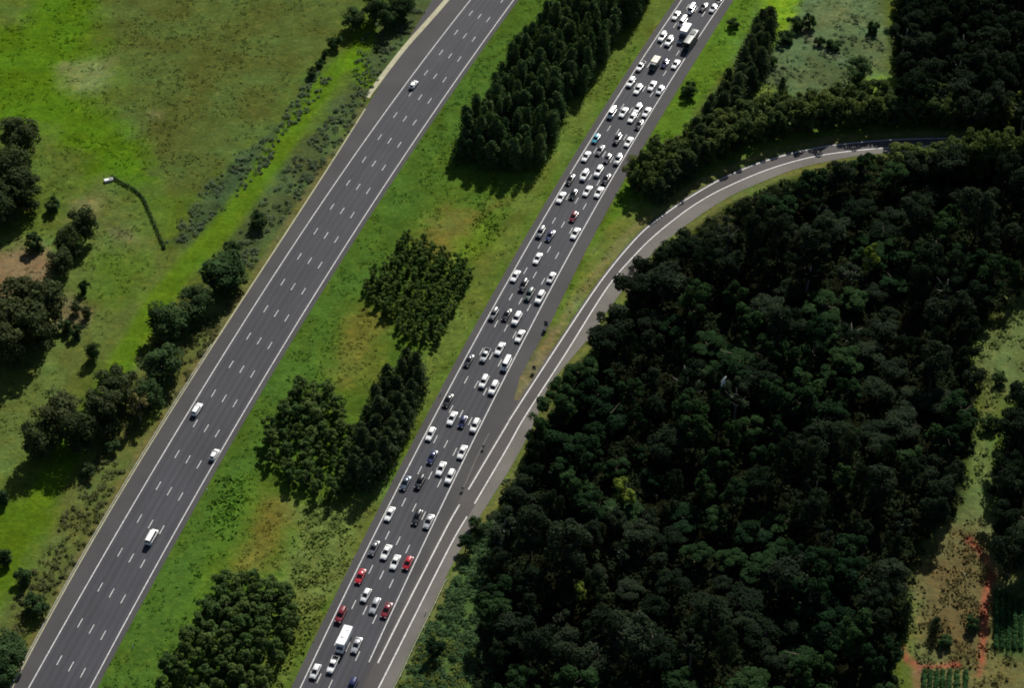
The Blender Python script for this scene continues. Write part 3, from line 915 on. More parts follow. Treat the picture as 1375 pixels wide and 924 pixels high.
for p in poisson(PP([(1196, 224), (1425, 221), (1425, 240), (1200, 242)]), 3.4):
    tree('avenue', 'ramp_side_tree', p, 'tree on the inner side of the ramp hiding its far end', group='trees hiding the far end of the ramp', h=(9 + 3 * rng.random()) if p[0] < P(1285, 230)[0] else (13 + 3 * rng.random()), w=2.6 + rng.random())
tree('yellow', 'yellow_green_tree', P(838, 690), 'bright yellow-green tree standing out in the middle of the dark forest', h=13, w=3.2)
tree('yellow', 'yellow_green_tree', P(783, 818), 'smaller yellow-green tree in the dark forest, toward the bottom edge', h=10, w=2.4)
tree('yellow', 'yellow_green_tree', P(1168, 370), 'yellow-green tree in the upper part of the forest below the curve', h=11, w=2.6)

# forest in the upper right corner
FOR_UR = PP([(1205, 40), (1230, -40), (1420, -50), (1420, 185), (1330, 185), (1215, 160)])
for p in poisson(FOR_UR, 6.6):
    tree('forest', 'corner_forest_tree', p, 'dark blue-green forest tree massed in the upper right corner of the photo', group='trees of the upper right wood', h=12 + 6 * rng.random(), w=3.8 + 1.6 * rng.random())
# trees at the right edge
FOR_R = PP([(1425, 480), (1352, 580), (1342, 690), (1352, 775), (1425, 785)])
for p in poisson(FOR_R, 6.0):
    tree('forest', 'edge_forest_tree', p, 'dark tree massed along the right edge of the photo beside the clearing', group='trees along the right edge', h=12 + 5 * rng.random(), w=3.6 + 1.4 * rng.random())

# avenue along the far side of the ramp
av = spline(PP([(866, 273), (905, 244), (950, 219), (1000, 197), (1060, 180), (1120, 172), (1200, 168), (1290, 173), (1390, 177)]), 8)
s_ = np.concatenate([[0], np.cumsum(np.linalg.norm(np.diff(av, axis=0), axis=1))])
for rowi, off in enumerate((0.6, 4.8, 9.0)):
    L = offset(av, off)
    q_ = np.arange(2 + rowi * 1.3, s_[-1], 3.7)
    for q0 in q_:
        p = np.array((np.interp(q0, s_, L[:, 0]), np.interp(q0, s_, L[:, 1]))) + rng.normal(0, 0.5, 2)
        tree('avenue', 'avenue_tree', p, 'slender tree in the belt lining the outer side of the curved ramp', group='trees lining the ramp curve', h=7.5 + 3.5 * rng.random())
# dark row from the ramp curve up to the meadow
ROWD = PP([(870, 276), (900, 246), (928, 208), (945, 170), (975, 130), (1000, 80), (1028, 30), (1038, 40), (1018, 110), (985, 165), (960, 205), (930, 236), (888, 274)])
for p in poisson(ROWD, 3.3):
    tree('casuarina', 'hedgerow_tree', p, 'dark tree in the straight row climbing from ramp curve to the meadow', group='trees of the dark row beside the right verge', h=8 + 3.5 * rng.random(), w=2.0 + 0.8 * rng.random())

# single trees and shrubs, each told apart by where it stands
SINGLES = [
    # kind, name, crown centre px, height, radius, label
    ('road', 'meadow_tree', (1151, 95), 8.0, 3.4, 'lone round dark tree standing in the grey-green meadow'),
    ('bush', 'bush', (1054, 48), 3.6, 2.6, 'dark bush beside the bright green strip of the meadow, lower of two'),
    ('bush', 'bush', (1070, 30), 3.8, 3.0, 'dark bush beside the bright green strip of the meadow, upper of two'),
    ('bush', 'bush', (1088, 27), 4.6, 2.0, 'dark green bush against the meadow, right of the pair by the bright strip'),
    ('bush', 'bush', (1119, 58), 2.6, 2.4, 'low shrub in the meadow above the lone round tree'),
    ('bush', 'bush', (1101, 55), 2.4, 1.6, 'low shrub in the meadow beside the pale worn patch'),
    ('bush', 'bush', (1112, 135), 3.2, 3.2, 'dark wide shrub at the foot of the meadow above the avenue'),
    ('bush', 'bush', (1172, 35), 4.0, 1.8, 'green shrub at the meadow edge beside the corner forest'),
    ('casuarina', 'slender_tree', (1051, 112), 6.0, 1.3, 'slender leaning tree with long shadow on the left side of the meadow'),
    ('bush', 'bush', (926, 120), 4.2, 2.5, 'olive round shrub on the right verge beside the traffic jam'),
    ('bush', 'bush', (984, 30), 3.0, 1.9, 'small round bush on the right verge near the top edge of the photo'),
    ('bush', 'bush', (1035, 82), 3.2, 2.2, 'dark bush between the row of trees and the meadow'),
    # left side
    ('road', 'roadside_tree', (300, 368), 9.5, 4.8, 'big dark green tree beside the left carriageway, uppermost of the large roadside trees'),
    ('road', 'roadside_tree', (262, 408), 8.0, 4.0, 'dark green roadside tree touching the wide one to its left'),
    ('road', 'roadside_tree', (228, 428), 9.0, 4.6, 'broad dark tree on the green track side of the roadside clump'),
    ('road', 'roadside_tree', (216, 488), 9.0, 4.2, 'dark roadside tree just above the tan-yellow tree'),
    ('bush', 'bush', (347, 294), 4.4, 2.5, 'round dark bush in the grey scrub beside the left carriageway'),
    ('bush', 'bush', (312, 332), 4.0, 2.4, 'small dark bush just above the big roadside tree'),
    ('dry', 'dry_tree', (186, 545), 10.0, 2.8, 'tan-yellow tree beside the left carriageway among dark trees'),
    ('olive', 'paddock_tree', (158, 520), 11.0, 4.4, 'tall olive tree left of the tan-yellow tree, nearest to it'),
    ('olive', 'paddock_tree', (132, 548), 12.0, 4.4, 'olive tree second from the tan-yellow tree in its row'),
    ('olive', 'paddock_tree', (78, 560), 12.0, 4.8, 'wide olive tree above the longest shadow in the lower left'),
    ('olive', 'paddock_tree', (105, 580), 11.0, 3.8, 'olive tree in the middle of the lower left row, lowest on the slope'),
    ('olive', 'paddock_tree', (52, 590), 10.0, 3.6, 'olive tree at the far left end of the lower left row'),
    ('road', 'roadside_tree', (200, 530), 8.0, 3.4, 'dark green tree wedged between tan-yellow tree and carriageway shoulder'),
    ('olive', 'paddock_tree', (25, 185), 12.0, 5.0, 'dark spreading tree at the left edge, top of the paddock clump'),
    ('olive', 'paddock_tree', (10, 225), 13.0, 5.0, 'dark tree at the left edge, middle of the paddock clump'),
    ('olive', 'paddock_tree', (28, 255), 12.0, 4.4, 'dark tree at the left edge, foot of the paddock clump'),
    ('olive', 'paddock_tree', (-4, 275), 12.0, 4.8, 'dark tree cut by the left edge below the paddock clump'),
    ('bush', 'bush', (72, 274), 4.0, 2.2, 'small olive shrub in the paddock above the bare soil'),
    ('bush', 'bush', (46, 325), 4.4, 3.0, 'dark round bush at the edge of the bare soil patch'),
    ('olive', 'paddock_tree', (112, 300), 10.0, 3.2, 'tall narrow tree in the paddock casting a long dark shadow'),
    ('olive', 'paddock_tree', (93, 325), 8.5, 3.0, 'tree in the shadow line beneath the tall narrow paddock tree'),
    ('olive', 'paddock_tree', (78, 352), 7.5, 2.8, 'lowest tree in the line running down the paddock to the bare soil'),
    ('olive', 'paddock_tree', (28, 402), 12.0, 4.6, 'large olive tree below the bare soil, upper left of its group'),
    ('olive', 'paddock_tree', (60, 405), 12.5, 4.6, 'large olive tree below the bare soil, upper right of its group'),
    ('olive', 'paddock_tree', (5, 430), 12.0, 4.8, 'large olive tree at the left edge below the bare soil'),
    ('olive', 'paddock_tree', (42, 440), 13.0, 4.8, 'large olive tree in the middle of the group below the bare soil'),
    ('olive', 'paddock_tree', (10, 465), 12.0, 4.4, 'large olive tree at the foot of the group below the bare soil'),
    ('olive', 'small_tree', (101, 413), 3.6, 1.5, 'tiny round tree on the worn patch, upper left of four'),
    ('olive', 'small_tree', (116, 419), 3.6, 1.5, 'tiny round tree on the worn patch, upper right of four'),
    ('bush', 'small_tree', (88, 438), 3.4, 1.9, 'tiny dark tree on the worn patch, lower left of four'),
    ('bush', 'small_tree', (102, 446), 3.4, 1.9, 'tiny dark tree on the worn patch, lower right of four'),
    ('bush', 'small_tree', (113, 385), 3.6, 1.6, 'small dark sapling between the ditch and the paddock trees'),
    ('road', 'small_tree', (124, 470), 5.8, 1.9, 'small single tree with a long shadow below the worn patch'),
    ('road', 'field_tree', (473, 22), 7.0, 3.0, 'dark round tree at the field corner near the top, left of three'),
    ('road', 'field_tree', (503, 8), 9.0, 3.8, 'dark round tree at the field corner near the top, middle of three'),
    ('road', 'field_tree', (520, 22), 7.5, 3.0, 'dark round tree at the field corner near the top, lower of three'),
    ('road', 'field_tree', (540, 6), 8.0, 3.2, 'dark round tree at the field corner near the top, right of three'),
    ('bush', 'bush', (450, 56), 3.8, 2.2, 'dark bush at the top end of the track hedge'),
    ('bush', 'bush', (436, 73), 2.4, 1.3, 'small dark bush next down the hedge from the topmost bush'),
    ('bush', 'bush', (430, 84), 2.2, 1.4, 'small dark bush third down the hedge along the field'),
    ('bush', 'bush', (419, 96), 2.6, 1.7, 'dark bush at the lower end of the field hedge'),
    ('bush', 'bush', (507, 64), 1.6, 0.9, 'tiny dark bush alone in the scrub above the concrete drain'),
    ('bush', 'bush', (30, 776), 4.0, 2.2, 'dark bush in the scrub at the lower left, beside the track'),
    ('bush', 'bush', (48, 812), 4.2, 3.0, 'dark wide bush against the lower left shoulder'),
    ('road', 'roadside_tree', (12, 875), 7.0, 3.8, 'dark tree in the bottom left corner beside the shoulder'),
    ('road', 'roadside_tree', (-2, 905), 7.0, 3.4, 'dark tree cut off by the bottom left corner'),
    ('bush', 'bush', (2, 668), 3.6, 2.0, 'dark bush cut by the left edge beside the green track'),
    ('bush', 'bush', (150, 600), 3.0, 2.0, 'green bush in the brown scrub below the tan-yellow tree'),
    ('bush', 'bush', (118, 632), 3.0, 2.4, 'dark bush in the verge scrub beside the shadow tips'),
    ('bush', 'bush', (3, 750), 4.0, 2.4, 'dark bush at the left edge in the lower scrub'),
    # foot of the ramp
    ('forest_green', 'slope_tree', (584, 870), 5.5, 2.4, 'dark green tree on the slope right beside the ramp near the bottom'),
    ('bush', 'bush', (640, 705), 3.6, 2.2, 'green bush on the slope where the ramp meets the forest'),
    ('forest_green', 'slope_tree', (625, 730), 5.0, 2.2, 'small green tree overhanging the ramp shoulder above the vines'),
    ('bush', 'bush', (1268, 862), 2.6, 1.7, 'round dark bush on the bare clearing beside the red track'),
    ('casuarina', 'clearing_tree', (1256, 838), 5.5, 1.3, 'dark upright tree on the bare clearing'),
    ('bush', 'bush', (1306, 838), 3.0, 2.0, 'dark bush beside the straight red track of the clearing'),
    ('casuarina', 'clearing_tree', (1218, 822), 8.5, 1.7, 'tall dark tree at the forest edge beside the clearing'),
    ('bush', 'bush', (1342, 508), 3.0, 1.8, 'dark shrub on the grassy strip near the right edge, upper one'),
    ('bush', 'bush', (1330, 568), 3.4, 2.4, 'dark shrub on the grassy strip near the right edge, lower one'),
]
for kind, name, (px, py), h, w, label in SINGLES:
    if kind in ('road', 'olive') and w > 2.5: h *= 1.12; w *= 1.2
    tree(kind, name, P(px, py, h * 0.55), label, 'bush' if name == 'bush' else 'tree', h=h, w=w)

# crop rows at the lower right: planted lines of leafy crop, each row a thing
M['crop'] = foliage('crop_leaves', (0.035, 0.085, 0.032), (0.045, 0.10, 0.036), 0.3)
def crop_row(a, b, h, w, label, group):
    a, b = P(*a), P(*b)
    L = np.linalg.norm(b - a)
    n = max(6, int(L / 0.3))
    t = np.linspace(0, 1, n)[:, None]
    keep = rng.random(n) > -1
    c = a * (1 - t) + b * t + rng.normal(0, 0.07, (n, 2)) - (a + b) / 2
    c = c[keep]
    r = w * (0.7 + 0.5 * rng.random(len(c)))
    Q, tt = blob_leaves(np.column_stack([c, r * 0.8 * h]), r, 40, 0.35, 0.9 * h, 0.5)
    Q[:, :, 2] = np.maximum(Q[:, :, 2], 0.0)
    o = link('crop_row', quad_mesh('crop_row', Q, M['crop'], attr=np.clip(tt, 0, 1)), None, (*((a + b) / 2), 0.0))
    return tag(o, label, 'crop row', group)
for i, x in enumerate((1338, 1346, 1354.5, 1363, 1371.5)):
    crop_row((x, 795 + 3 * i), (x - 1, 872), 1.1, 0.62, 'long dark green crop row right of the red track in the lower right', 'crop rows right of the red track')
for i, x in enumerate((1241, 1249, 1257.5, 1266, 1275, 1285, 1297)):
    crop_row((x, 903), (x - 2, 945), 1.0, 0.6, 'short dark green crop row below the red track at the bottom edge', 'crop rows below the red track')

# dead pale tree in the forest and its small bleached tip
dt = empty('dead_tree', (*P(966, 560), 0))
tag(dt, 'pale dead tree with bare white limbs poking out of the dark forest', 'tree')
link('trunk', trunk_mesh('dead_trunk', 14, 0.3, M['pale_bark'], [(0.5, 0.8, 1.0, 1.0), (2.5, 0.85, 0.8, 1.2)], 0.01), dt)
V, F = tube([(0.1, 0, 11.5), (0.2, 0.1, 13.4), (0.8, 0.3, 14.6)], [0.45, 0.4, 0.1], 7)
link('bare_limb', mesh('bare_limb', V, F, M['trough'], True), dt)

# curved hedge along the paddock ditch
hl = spline(PP([(150, 238), (165, 247), (182, 257), (193, 268), (200, 285), (208, 303), (216, 322), (221, 334)]), 10)
cs = np.column_stack([hl + rng.normal(0, 0.12, hl.shape), np.full(len(hl), 0.45)])
Q, tt = blob_leaves(cs, 0.36 + 0.2 * rng.random(len(cs)), 36, 0.32, 0.9, 0.4)
Q[:, :, 2] = np.maximum(Q[:, :, 2], 0)
tag(link('hedge', quad_mesh('hedge', Q, F_['road'], attr=np.clip(tt, 0, 1))), 'thin dark curved hedge bending down the paddock from the white trough', 'hedge')

# ------------------------------------------------------------------ small boxes helper
def boxes(name, items, mat, bevel=0.0):
    """items: (cx,cy,cz,sx,sy,sz)"""
    V, F = [], []
    for cx, cy, cz, sx, sy, sz in items:
        o = len(V)
        for dx, dy, dz in ((-1, -1, -1), (1, -1, -1), (1, 1, -1), (-1, 1, -1), (-1, -1, 1), (1, -1, 1), (1, 1, 1), (-1, 1, 1)):
            V.append((cx + dx * sx / 2, cy + dy * sy / 2, cz + dz * sz / 2))
        F += [tuple(o + i for i in f) for f in ((3, 2, 1, 0), (4, 5, 6, 7), (0, 1, 5, 4), (1, 2, 6, 5), (2, 3, 7, 6), (3, 0, 4, 7))]
    return mesh(name, V, F, mat)

# water trough at the hedge's upper end
tr = empty('water_trough', (*P(146, 243), 0), 0.4)
tag(tr, 'small white water trough at the upper end of the curved hedge', 'trough')
link('basin', boxes('basin', [(0, 0.45, 0.4, 2.6, 0.12, 0.7), (0, -0.45, 0.4, 2.6, 0.12, 0.7), (1.24, 0, 0.4, 0.12, 0.78, 0.7), (-1.24, 0, 0.4, 0.12, 0.78, 0.7), (0, 0, 0.12, 2.36, 0.78, 0.1)], M['trough']), tr)
link('lid', boxes('lid', [(-0.62, 0, 0.78, 1.2, 1.0, 0.05)], M['trough']), tr)

# guide posts
gp_post = boxes('guide_post', [(0, 0, 0.55, 0.16, 0.09, 1.1), (0, 0, 1.13, 0.12, 0.07, 0.06)], M['post'])
gp_ref = boxes('guide_reflector', [(0, 0.05, 0.9, 0.09, 0.012, 0.16)], M['reflector'])
for (px, py, label) in [
    (642, 424, 'white guide post on the median beside the dense traffic, upper of two'),
    (592, 530, 'white guide post on the median beside the dense traffic, lower of two'),
    (798, 338, 'white guide post in the green wedge between motorway and ramp'),
    (179, 871, 'white guide post on the median grass beside the left carriageway, lower one'),
    (279, 661, 'white guide post on the median grass just below the white hatchback'),
    (572, 824, 'white guide post behind the ramp guard rail, upper of two near the bottom'),
    (563, 874, 'white guide post behind the ramp guard rail, lower of two near the bottom'),
    (614, 747, 'white guide post at the ramp shoulder beside the overhanging tree'),
    (500, 93, 'white guide post in the scrub above the concrete drain'),
    (95, 772, 'white guide post on the left shoulder edge in the lower left'),
    (373, 322, 'white guide post on the left shoulder edge beside the grey scrub'),
    (1295, 775, 'white marker post standing in the bare clearing by the red track')]:
    t = empty('guide_post', (*P(px, py), 0), 0.2)
    tag(t, label, 'guide post', 'white guide posts')
    link('post', gp_post, t); link('reflector', gp_ref, t)

# traffic signs seen from behind (they face the oncoming lanes)
def road_sign(px, py, w, h, hz, label):
    t = empty('road_sign', (*P(px, py), 0), -0.35)
    tag(t, label, 'road sign', 'dark-backed road signs at the ramp gore')
    link('plate', boxes('sign_plate', [(0, 0, hz + h / 2, w, 0.04, h), (0, -0.04, hz + h * 0.25, w * 0.9, 0.04, 0.06), (0, -0.04, hz + h * 0.75, w * 0.9, 0.04, 0.06)], M['signback']), t)
    for s in (-1, 1):
        V, F = tube([(s * w * 0.3, -0.1, 0), (s * w * 0.3, -0.1, hz + h * 0.95)], [0.05, 0.05], 8)
        link('post', mesh('sign_post', V, F, M['steel'], True), t)
road_sign(733, 441, 1.1, 2.0, 0.8, 'dark-backed upright sign at the grassy tip of the wedge, uppermost')
road_sign(717, 499, 1.0, 1.5, 0.7, 'dark-backed sign on the bare gore beside the ramp, second from the top')
road_sign(649, 603, 0.7, 0.8, 0.6, 'small dark-backed sign at the upper end of the gore kerb')
road_sign(621, 659, 0.7, 0.8, 0.6, 'small dark-backed sign at the lower end of the gore kerb')

# guard rails
def guard_rail(line, label, step=4.0):
    line = np.asarray(line)
    s = np.concatenate([[0], np.cumsum(np.linalg.norm(np.diff(line, axis=0), axis=1))])
    q = np.arange(0, s[-1], step / 2)
    L = np.stack([np.interp(q, s, line[:, 0]), np.interp(q, s, line[:, 1])], 1)
    org = L[len(L) // 2]
    t = empty('guard_rail', (*org, 0))
    tag(t, label, 'guard rail', 'steel guard rails')
    l = L - org
    tt = np.gradient(l, axis=0); tt /= np.linalg.norm(tt, axis=1)[:, None]
    nn = np.stack([-tt[:, 1], tt[:, 0]], 1)
    prof = [(0.0, 0.42), (0.08, 0.48), (0.0, 0.56), (0.0, 0.60), (0.08, 0.68), (0.0, 0.76), (-0.03, 0.76), (-0.03, 0.42)]
    V, F = [], []
    m = len(prof)
    for i in range(len(l)):
        for (d, z) in prof: V.append((*(l[i] + nn[i] * d), z))
        if i:
            for k in range(m):
                F.append(((i - 1) * m + k, (i - 1) * m + (k + 1) % m, i * m + (k + 1) % m, i * m + k))
    F += [tuple(range(m)), tuple(len(V) - m + k for k in range(m))]
    link('rail', mesh('rail', V, F, M['steel']), t)
    pm = boxes('rail_post', [(0, 0, 0.36, 0.12, 0.12, 0.72)], M['steel'])
    for i in range(0, len(l), 2):
        p = l[i] - nn[i] * 0.1
        link('post', pm, t, (p[0], p[1], 0))
ro = rampO
guard_rail(offset(ro[(ro[:, 1] > -125) & (ro[:, 1] < P(600, 775)[1])], -0.5), 'steel guard rail on the ramp shoulder near the bottom edge, beside the vines')
guard_rail(offset(ro[(ro[:, 1] > P(786, 462)[1]) & (ro[:, 1] < P(806, 428)[1])], -0.5), 'short steel guard rail at the ramp shoulder halfway up the forest edge')
yl = np.arange(-130, P(292, 462)[1], 3.0)
guard_rail(np.stack([LO(yl) - 0.55, yl], 1)[::-1], 'long steel guard rail on the outer edge of the left carriageway, lower half')

# ------------------------------------------------------------------ vehicles (front is +x in the builder)
def loft(sections, cap=True):
    V, F = [], []
    m = len(sections[0])
    for s in sections: V += s
    for i in range(len(sections) - 1):
        for k in range(m - 1):
            a = i * m + k
            F.append((a, a + 1, a + m + 1, a + m))
    if cap:
        F.append(tuple(range(m))[::-1]); F.append(tuple((len(sections) - 1) * m + k for k in range(m)))
    return V, F

def body_section(x, w, zb, zt):
    sh = min(0.16, (zt - zb) * 0.35)
    return [(x, -w * 0.94, zb), (x, -w, zb + 0.14), (x, -w, zt - sh), (x, -w * 0.95, zt - 0.04), (x, -w * 0.55, zt + 0.01), (x, 0, zt + 0.045),
            (x, w * 0.55, zt + 0.01), (x, w * 0.95, zt - 0.04), (x, w, zt - sh), (x, w, zb + 0.14), (x, w * 0.94, zb)]
def cabin_section(x, wb, wt, zb, zt):
    if zt < zb + 0.06: zt = zb + 0.03; wt = wb * 0.97
    return [(x, -wb, zb), (x, -wt, zt - 0.05), (x, -wt * 0.9, zt), (x, -wt * 0.45, zt + 0.045), (x, 0, zt + 0.06), (x, wt * 0.45, zt + 0.045), (x, wt * 0.9, zt), (x, wt, zt - 0.05), (x, wb, zb)]

def pane(name, corners, mat, t=0.015):
    a, b, c, d = [Vector(p) for p in corners]
    n = (b - a).cross(d - a).normalized() * t
    V = [a, b, c, d, a + n, b + n, c + n, d + n]
    F = [(4, 5, 6, 7), (0, 4, 7, 3), (1, 2, 6, 5), (0, 1, 5, 4), (3, 7, 6, 2), (3, 2, 1, 0)]
    return mesh(name, V, F, mat)

def wheel_mesh(r=0.32, w=0.22):
    n = 18
    prof = [(r * 0.62, -w / 2), (r * 0.94, -w / 2), (r, -w / 2 + 0.03), (r, w / 2 - 0.03), (r * 0.94, w / 2), (r * 0.62, w / 2)]
    V = [(math.cos(2 * math.pi * k / n) * a, y, math.sin(2 * math.pi * k / n) * a) for a, y in prof for k in range(n)]
    m = len(prof)
    F = [(q * n + k, q * n + (k + 1) % n, ((q + 1) % m) * n + (k + 1) % n, ((q + 1) % m) * n + k) for q in range(m) for k in range(n)]
    tyre = mesh('wheel', V, F, M['tyre'], True)
    rr = r * 0.625
    V = [(math.cos(2 * math.pi * k / n) * a, y, math.sin(2 * math.pi * k / n) * a) for a, y in ((rr, -w * 0.42), (rr, w * 0.42)) for k in range(n)] + [(0, -w * 0.3, 0), (0, w * 0.3, 0)]
    F = [(k, (k + 1) % n, n + (k + 1) % n, n + k) for k in range(n)] + [((k + 1) % n, k, 2 * n) for k in range(n)] + [(n + k, n + (k + 1) % n, 2 * n + 1) for k in range(n)]
    return tyre, mesh('rim', V, F, M['rim'])
WHEEL = wheel_mesh()
BIGWHEEL = wheel_mesh(0.46, 0.28)
CACHE = {}

SPEC = {
 # length, half width, hood z front, hood z windscreen, deck z, roof z, windscreen base x, roof front x, roof rear x, rear glass base x
 'sedan':     dict(L=4.7, w=0.91, hf=0.70, hw=0.95, dk=1.00, rz=1.45, xs=0.95, xr=0.0, xe=-1.15, xg=-1.80),
 'hatchback': dict(L=4.15, w=0.87, hf=0.74, hw=0.98, dk=1.00, rz=1.48, xs=1.0, xr=0.12, xe=-1.55, xg=-2.00),
 'suv':       dict(L=4.75, w=0.94, hf=0.92, hw=1.10, dk=1.10, rz=1.74, xs=1.05, xr=0.25, xe=-2.00, xg=-2.30),
 'wagon':     dict(L=4.85, w=0.91, hf=0.70, hw=0.95, dk=0.98, rz=1.50, xs=0.95, xr=0.0, xe=-1.95, xg=-2.35),
 'van':       dict(L=5.0, w=0.98, hf=1.00, hw=1.15, dk=1.15, rz=2.05, xs=1.85, xr=1.20, xe=-2.40, xg=-2.46),
}
def car_parts(kind, color):
    key = (kind, color)
    if key in CACHE: return CACHE[key]
    parts = []
    paint = M[color]
    if kind in SPEC:
        s = SPEC[kind]
        L, w = s['L'], s['w']
        f, r = L / 2, -L / 2
        xg = max(s['xg'], r + 0.03)
        secs = [body_section(r, w * 0.86, 0.42, s['dk'] - 0.16), body_section(r + 0.08, w * 0.93, 0.30, s['dk'] - 0.03), body_section(r + 0.45, w * 0.99, 0.24, s['dk']),
                body_section(xg + 0.5 if xg + 0.5 > r + 0.5 else r + 0.7, w, 0.22, s['dk']), body_section(0, w, 0.22, (s['dk'] + s['hw']) / 2), body_section(s['xs'], w, 0.22, s['hw']),
                body_section(f - 0.55, w * 0.97, 0.24, s['hf'] + 0.06), body_section(f - 0.12, w * 0.90, 0.28, s['hf'] - 0.03), body_section(f, w * 0.78, 0.36, s['hf'] - 0.18)]
        secs.sort(key=lambda q: q[0][0])
        V, F = loft(secs)
        wb, wt, rz = w * 0.90, w * 0.70, s['rz']
        zb = min(s['hw'], s['dk']) - 0.05
        cs = [cabin_section(xg, wb, wt, zb, s['dk']), cabin_section(s['xe'], wb, wt, zb, rz - 0.03), cabin_section((s['xe'] + s['xr']) / 2, wb, wt * 1.03, zb, rz), cabin_section(s['xr'], wb, wt, zb, rz - 0.03), cabin_section(s['xs'], wb, wt, zb, s['hw'])]
        V2, F2 = loft(cs)
        o = len(V)
        V += V2; F += [tuple(i + o for i in fc) for fc in F2]
        me = mesh('body', V, F, paint, smooth=True)
        try: me.set_sharp_from_angle(angle=math.radians(42))
        except Exception: pass
        parts.append(('body', me, (0, 0, 0)))
        # glass, set proud of the cabin
        def lerp(a, b, t): return a + (b - a) * t
        zs0, zs1 = s['hw'] + 0.03, rz - 0.03
        def wsl(t, side):
            return (lerp(s['xs'], s['xr'], t), side * lerp(wb * 0.97, wt * 0.98, t) * 0.94, lerp(zs0, zs1, t) + 0.055)
        parts.append(('windscreen', pane('windscreen', [wsl(0.03, -1), wsl(0.03, 1), wsl(0.95, 1), wsl(0.95, -1)], M['glass'], 0.02), (0, 0, 0)))
        def rgl(t, side):
            return (lerp(xg, s['xe'], t), side * lerp(wb * 0.97, wt * 0.98, t) * 0.86, lerp(s['dk'] + 0.03, zs1, t) + 0.05)
        parts.append(('rear_window', pane('rear_window', [rgl(0.12, 1), rgl(0.12, -1), rgl(0.88, -1), rgl(0.88, 1)], M['glass'], 0.02), (0, 0, 0)))
        for sd in (-1, 1):
            def sg(x, t): return (x, sd * (lerp(wb, wt, t) + 0.012), lerp(zb, rz - 0.08, t))
            xa, xb = s['xs'] - 0.30, xg + 0.35
            c = [sg(xb, 0.22), sg(xa, 0.22), sg(s['xr'] - 0.03, 0.90), sg(s['xe'] + 0.05, 0.90)]
            if sd > 0: c = [c[1], c[0], c[3], c[2]]
            parts.append(('side_window', pane('side_window', c, M['glass'], 0.012), (0, 0, 0)))
            parts.append(('headlight', boxes('headlight', [(f - 0.10, sd * w * 0.66, s['hf'] - 0.12, 0.16, 0.34, 0.13)], M['lamp']), (0, 0, 0)))
            parts.append(('tail_light', boxes('tail_light', [(r + 0.05, sd * w * 0.72, s['dk'] - 0.22, 0.10, 0.26, 0.16)], M['tail']), (0, 0, 0)))
            parts.append(('wing_mirror', boxes('wing_mirror', [(s['xs'] - 0.25, sd * (w + 0.08), s['hw'] + 0.06, 0.12, 0.20, 0.13)], paint), (0, 0, 0)))
            for wx in (f - 0.85, r + 0.85):
                parts.append(('wheel', WHEEL, (wx, sd * (w - 0.09), 0.32)))
        parts.append(('bumper', boxes('bumper', [(f - 0.02, 0, 0.40, 0.10, w * 1.45, 0.16)], M['trim']), (0, 0, 0)))
    elif kind == 'ute':
        w, f, r = 0.94, 2.6, -2.65
        secs = [body_section(r, w * 0.95, 0.45, 0.62), body_section(-0.75, w * 0.98, 0.35, 0.64), body_section(-0.70, w, 0.30, 1.05), body_section(0.3, w, 0.28, 1.06), body_section(1.15, w, 0.28, 1.05), body_section(2.05, w * 0.97, 0.30, 0.98), body_section(2.48, w * 0.92, 0.34, 0.86), body_section(f, w * 0.8, 0.42, 0.72)]
        V, F = loft(secs)
        cs = [cabin_section(-0.72, w * 0.9, w * 0.72, 1.0, 1.62), cabin_section(-0.2, w * 0.9, w * 0.74, 1.0, 1.74), cabin_section(0.45, w * 0.9, w * 0.72, 1.0, 1.71), cabin_section(1.15, w * 0.9, w * 0.72, 1.0, 1.05)]
        V2, F2 = loft(cs); o = len(V); V += V2; F += [tuple(i + o for i in fc) for fc in F2]
        me = mesh('body', V, F, paint, True)
        try: me.set_sharp_from_angle(angle=math.radians(42))
        except Exception: pass
        parts.append(('body', me, (0, 0, 0)))
        parts.append(('tray', boxes('tray', [(-1.70, 0.90, 0.88, 1.88, 0.08, 0.46), (-1.70, -0.90, 0.88, 1.88, 0.08, 0.46), (-2.62, 0, 0.88, 0.06, 1.72, 0.46), (-0.80, 0, 0.88, 0.06, 1.72, 0.46)], paint), (0, 0, 0)))
        parts.append(('tray_floor', boxes('tray_floor', [(-1.70, 0, 0.70, 1.76, 1.70, 0.05)], M['bedliner']), (0, 0, 0)))
        parts.append(('windscreen', pane('windscreen', [(1.10, -0.76, 1.12), (1.10, 0.76, 1.12), (0.46, 0.64, 1.75), (0.46, -0.64, 1.75)], M['glass'], 0.03), (0, 0, 0)))
        for sd in (-1, 1):
            c = [(-0.55, sd * 0.83, 1.13), (0.85, sd * 0.83, 1.13), (0.42, sd * 0.715, 1.60), (-0.5, sd * 0.715, 1.60)]
            if sd > 0: c = [c[1], c[0], c[3], c[2]]
            parts.append(('side_window', pane('side_window', c, M['glass'], 0.015), (0, 0, 0)))
            parts.append(('headlight', boxes('headlight', [(2.50, sd * 0.62, 0.78, 0.14, 0.32, 0.14)], M['lamp']), (0, 0, 0)))
            for wx in (1.75, -1.55): parts.append(('wheel', WHEEL, (wx, sd * 0.85, 0.32)))
    elif kind in ('box truck', 'beige truck', 'camper', 'coach'):
        Lb, H, W = {'box truck': (4.9, 3.5, 2.4), 'beige truck': (3.6, 2.5, 2.2), 'camper': (4.9, 2.9, 2.3), 'coach': (8.2, 3.1, 2.4)}[kind]
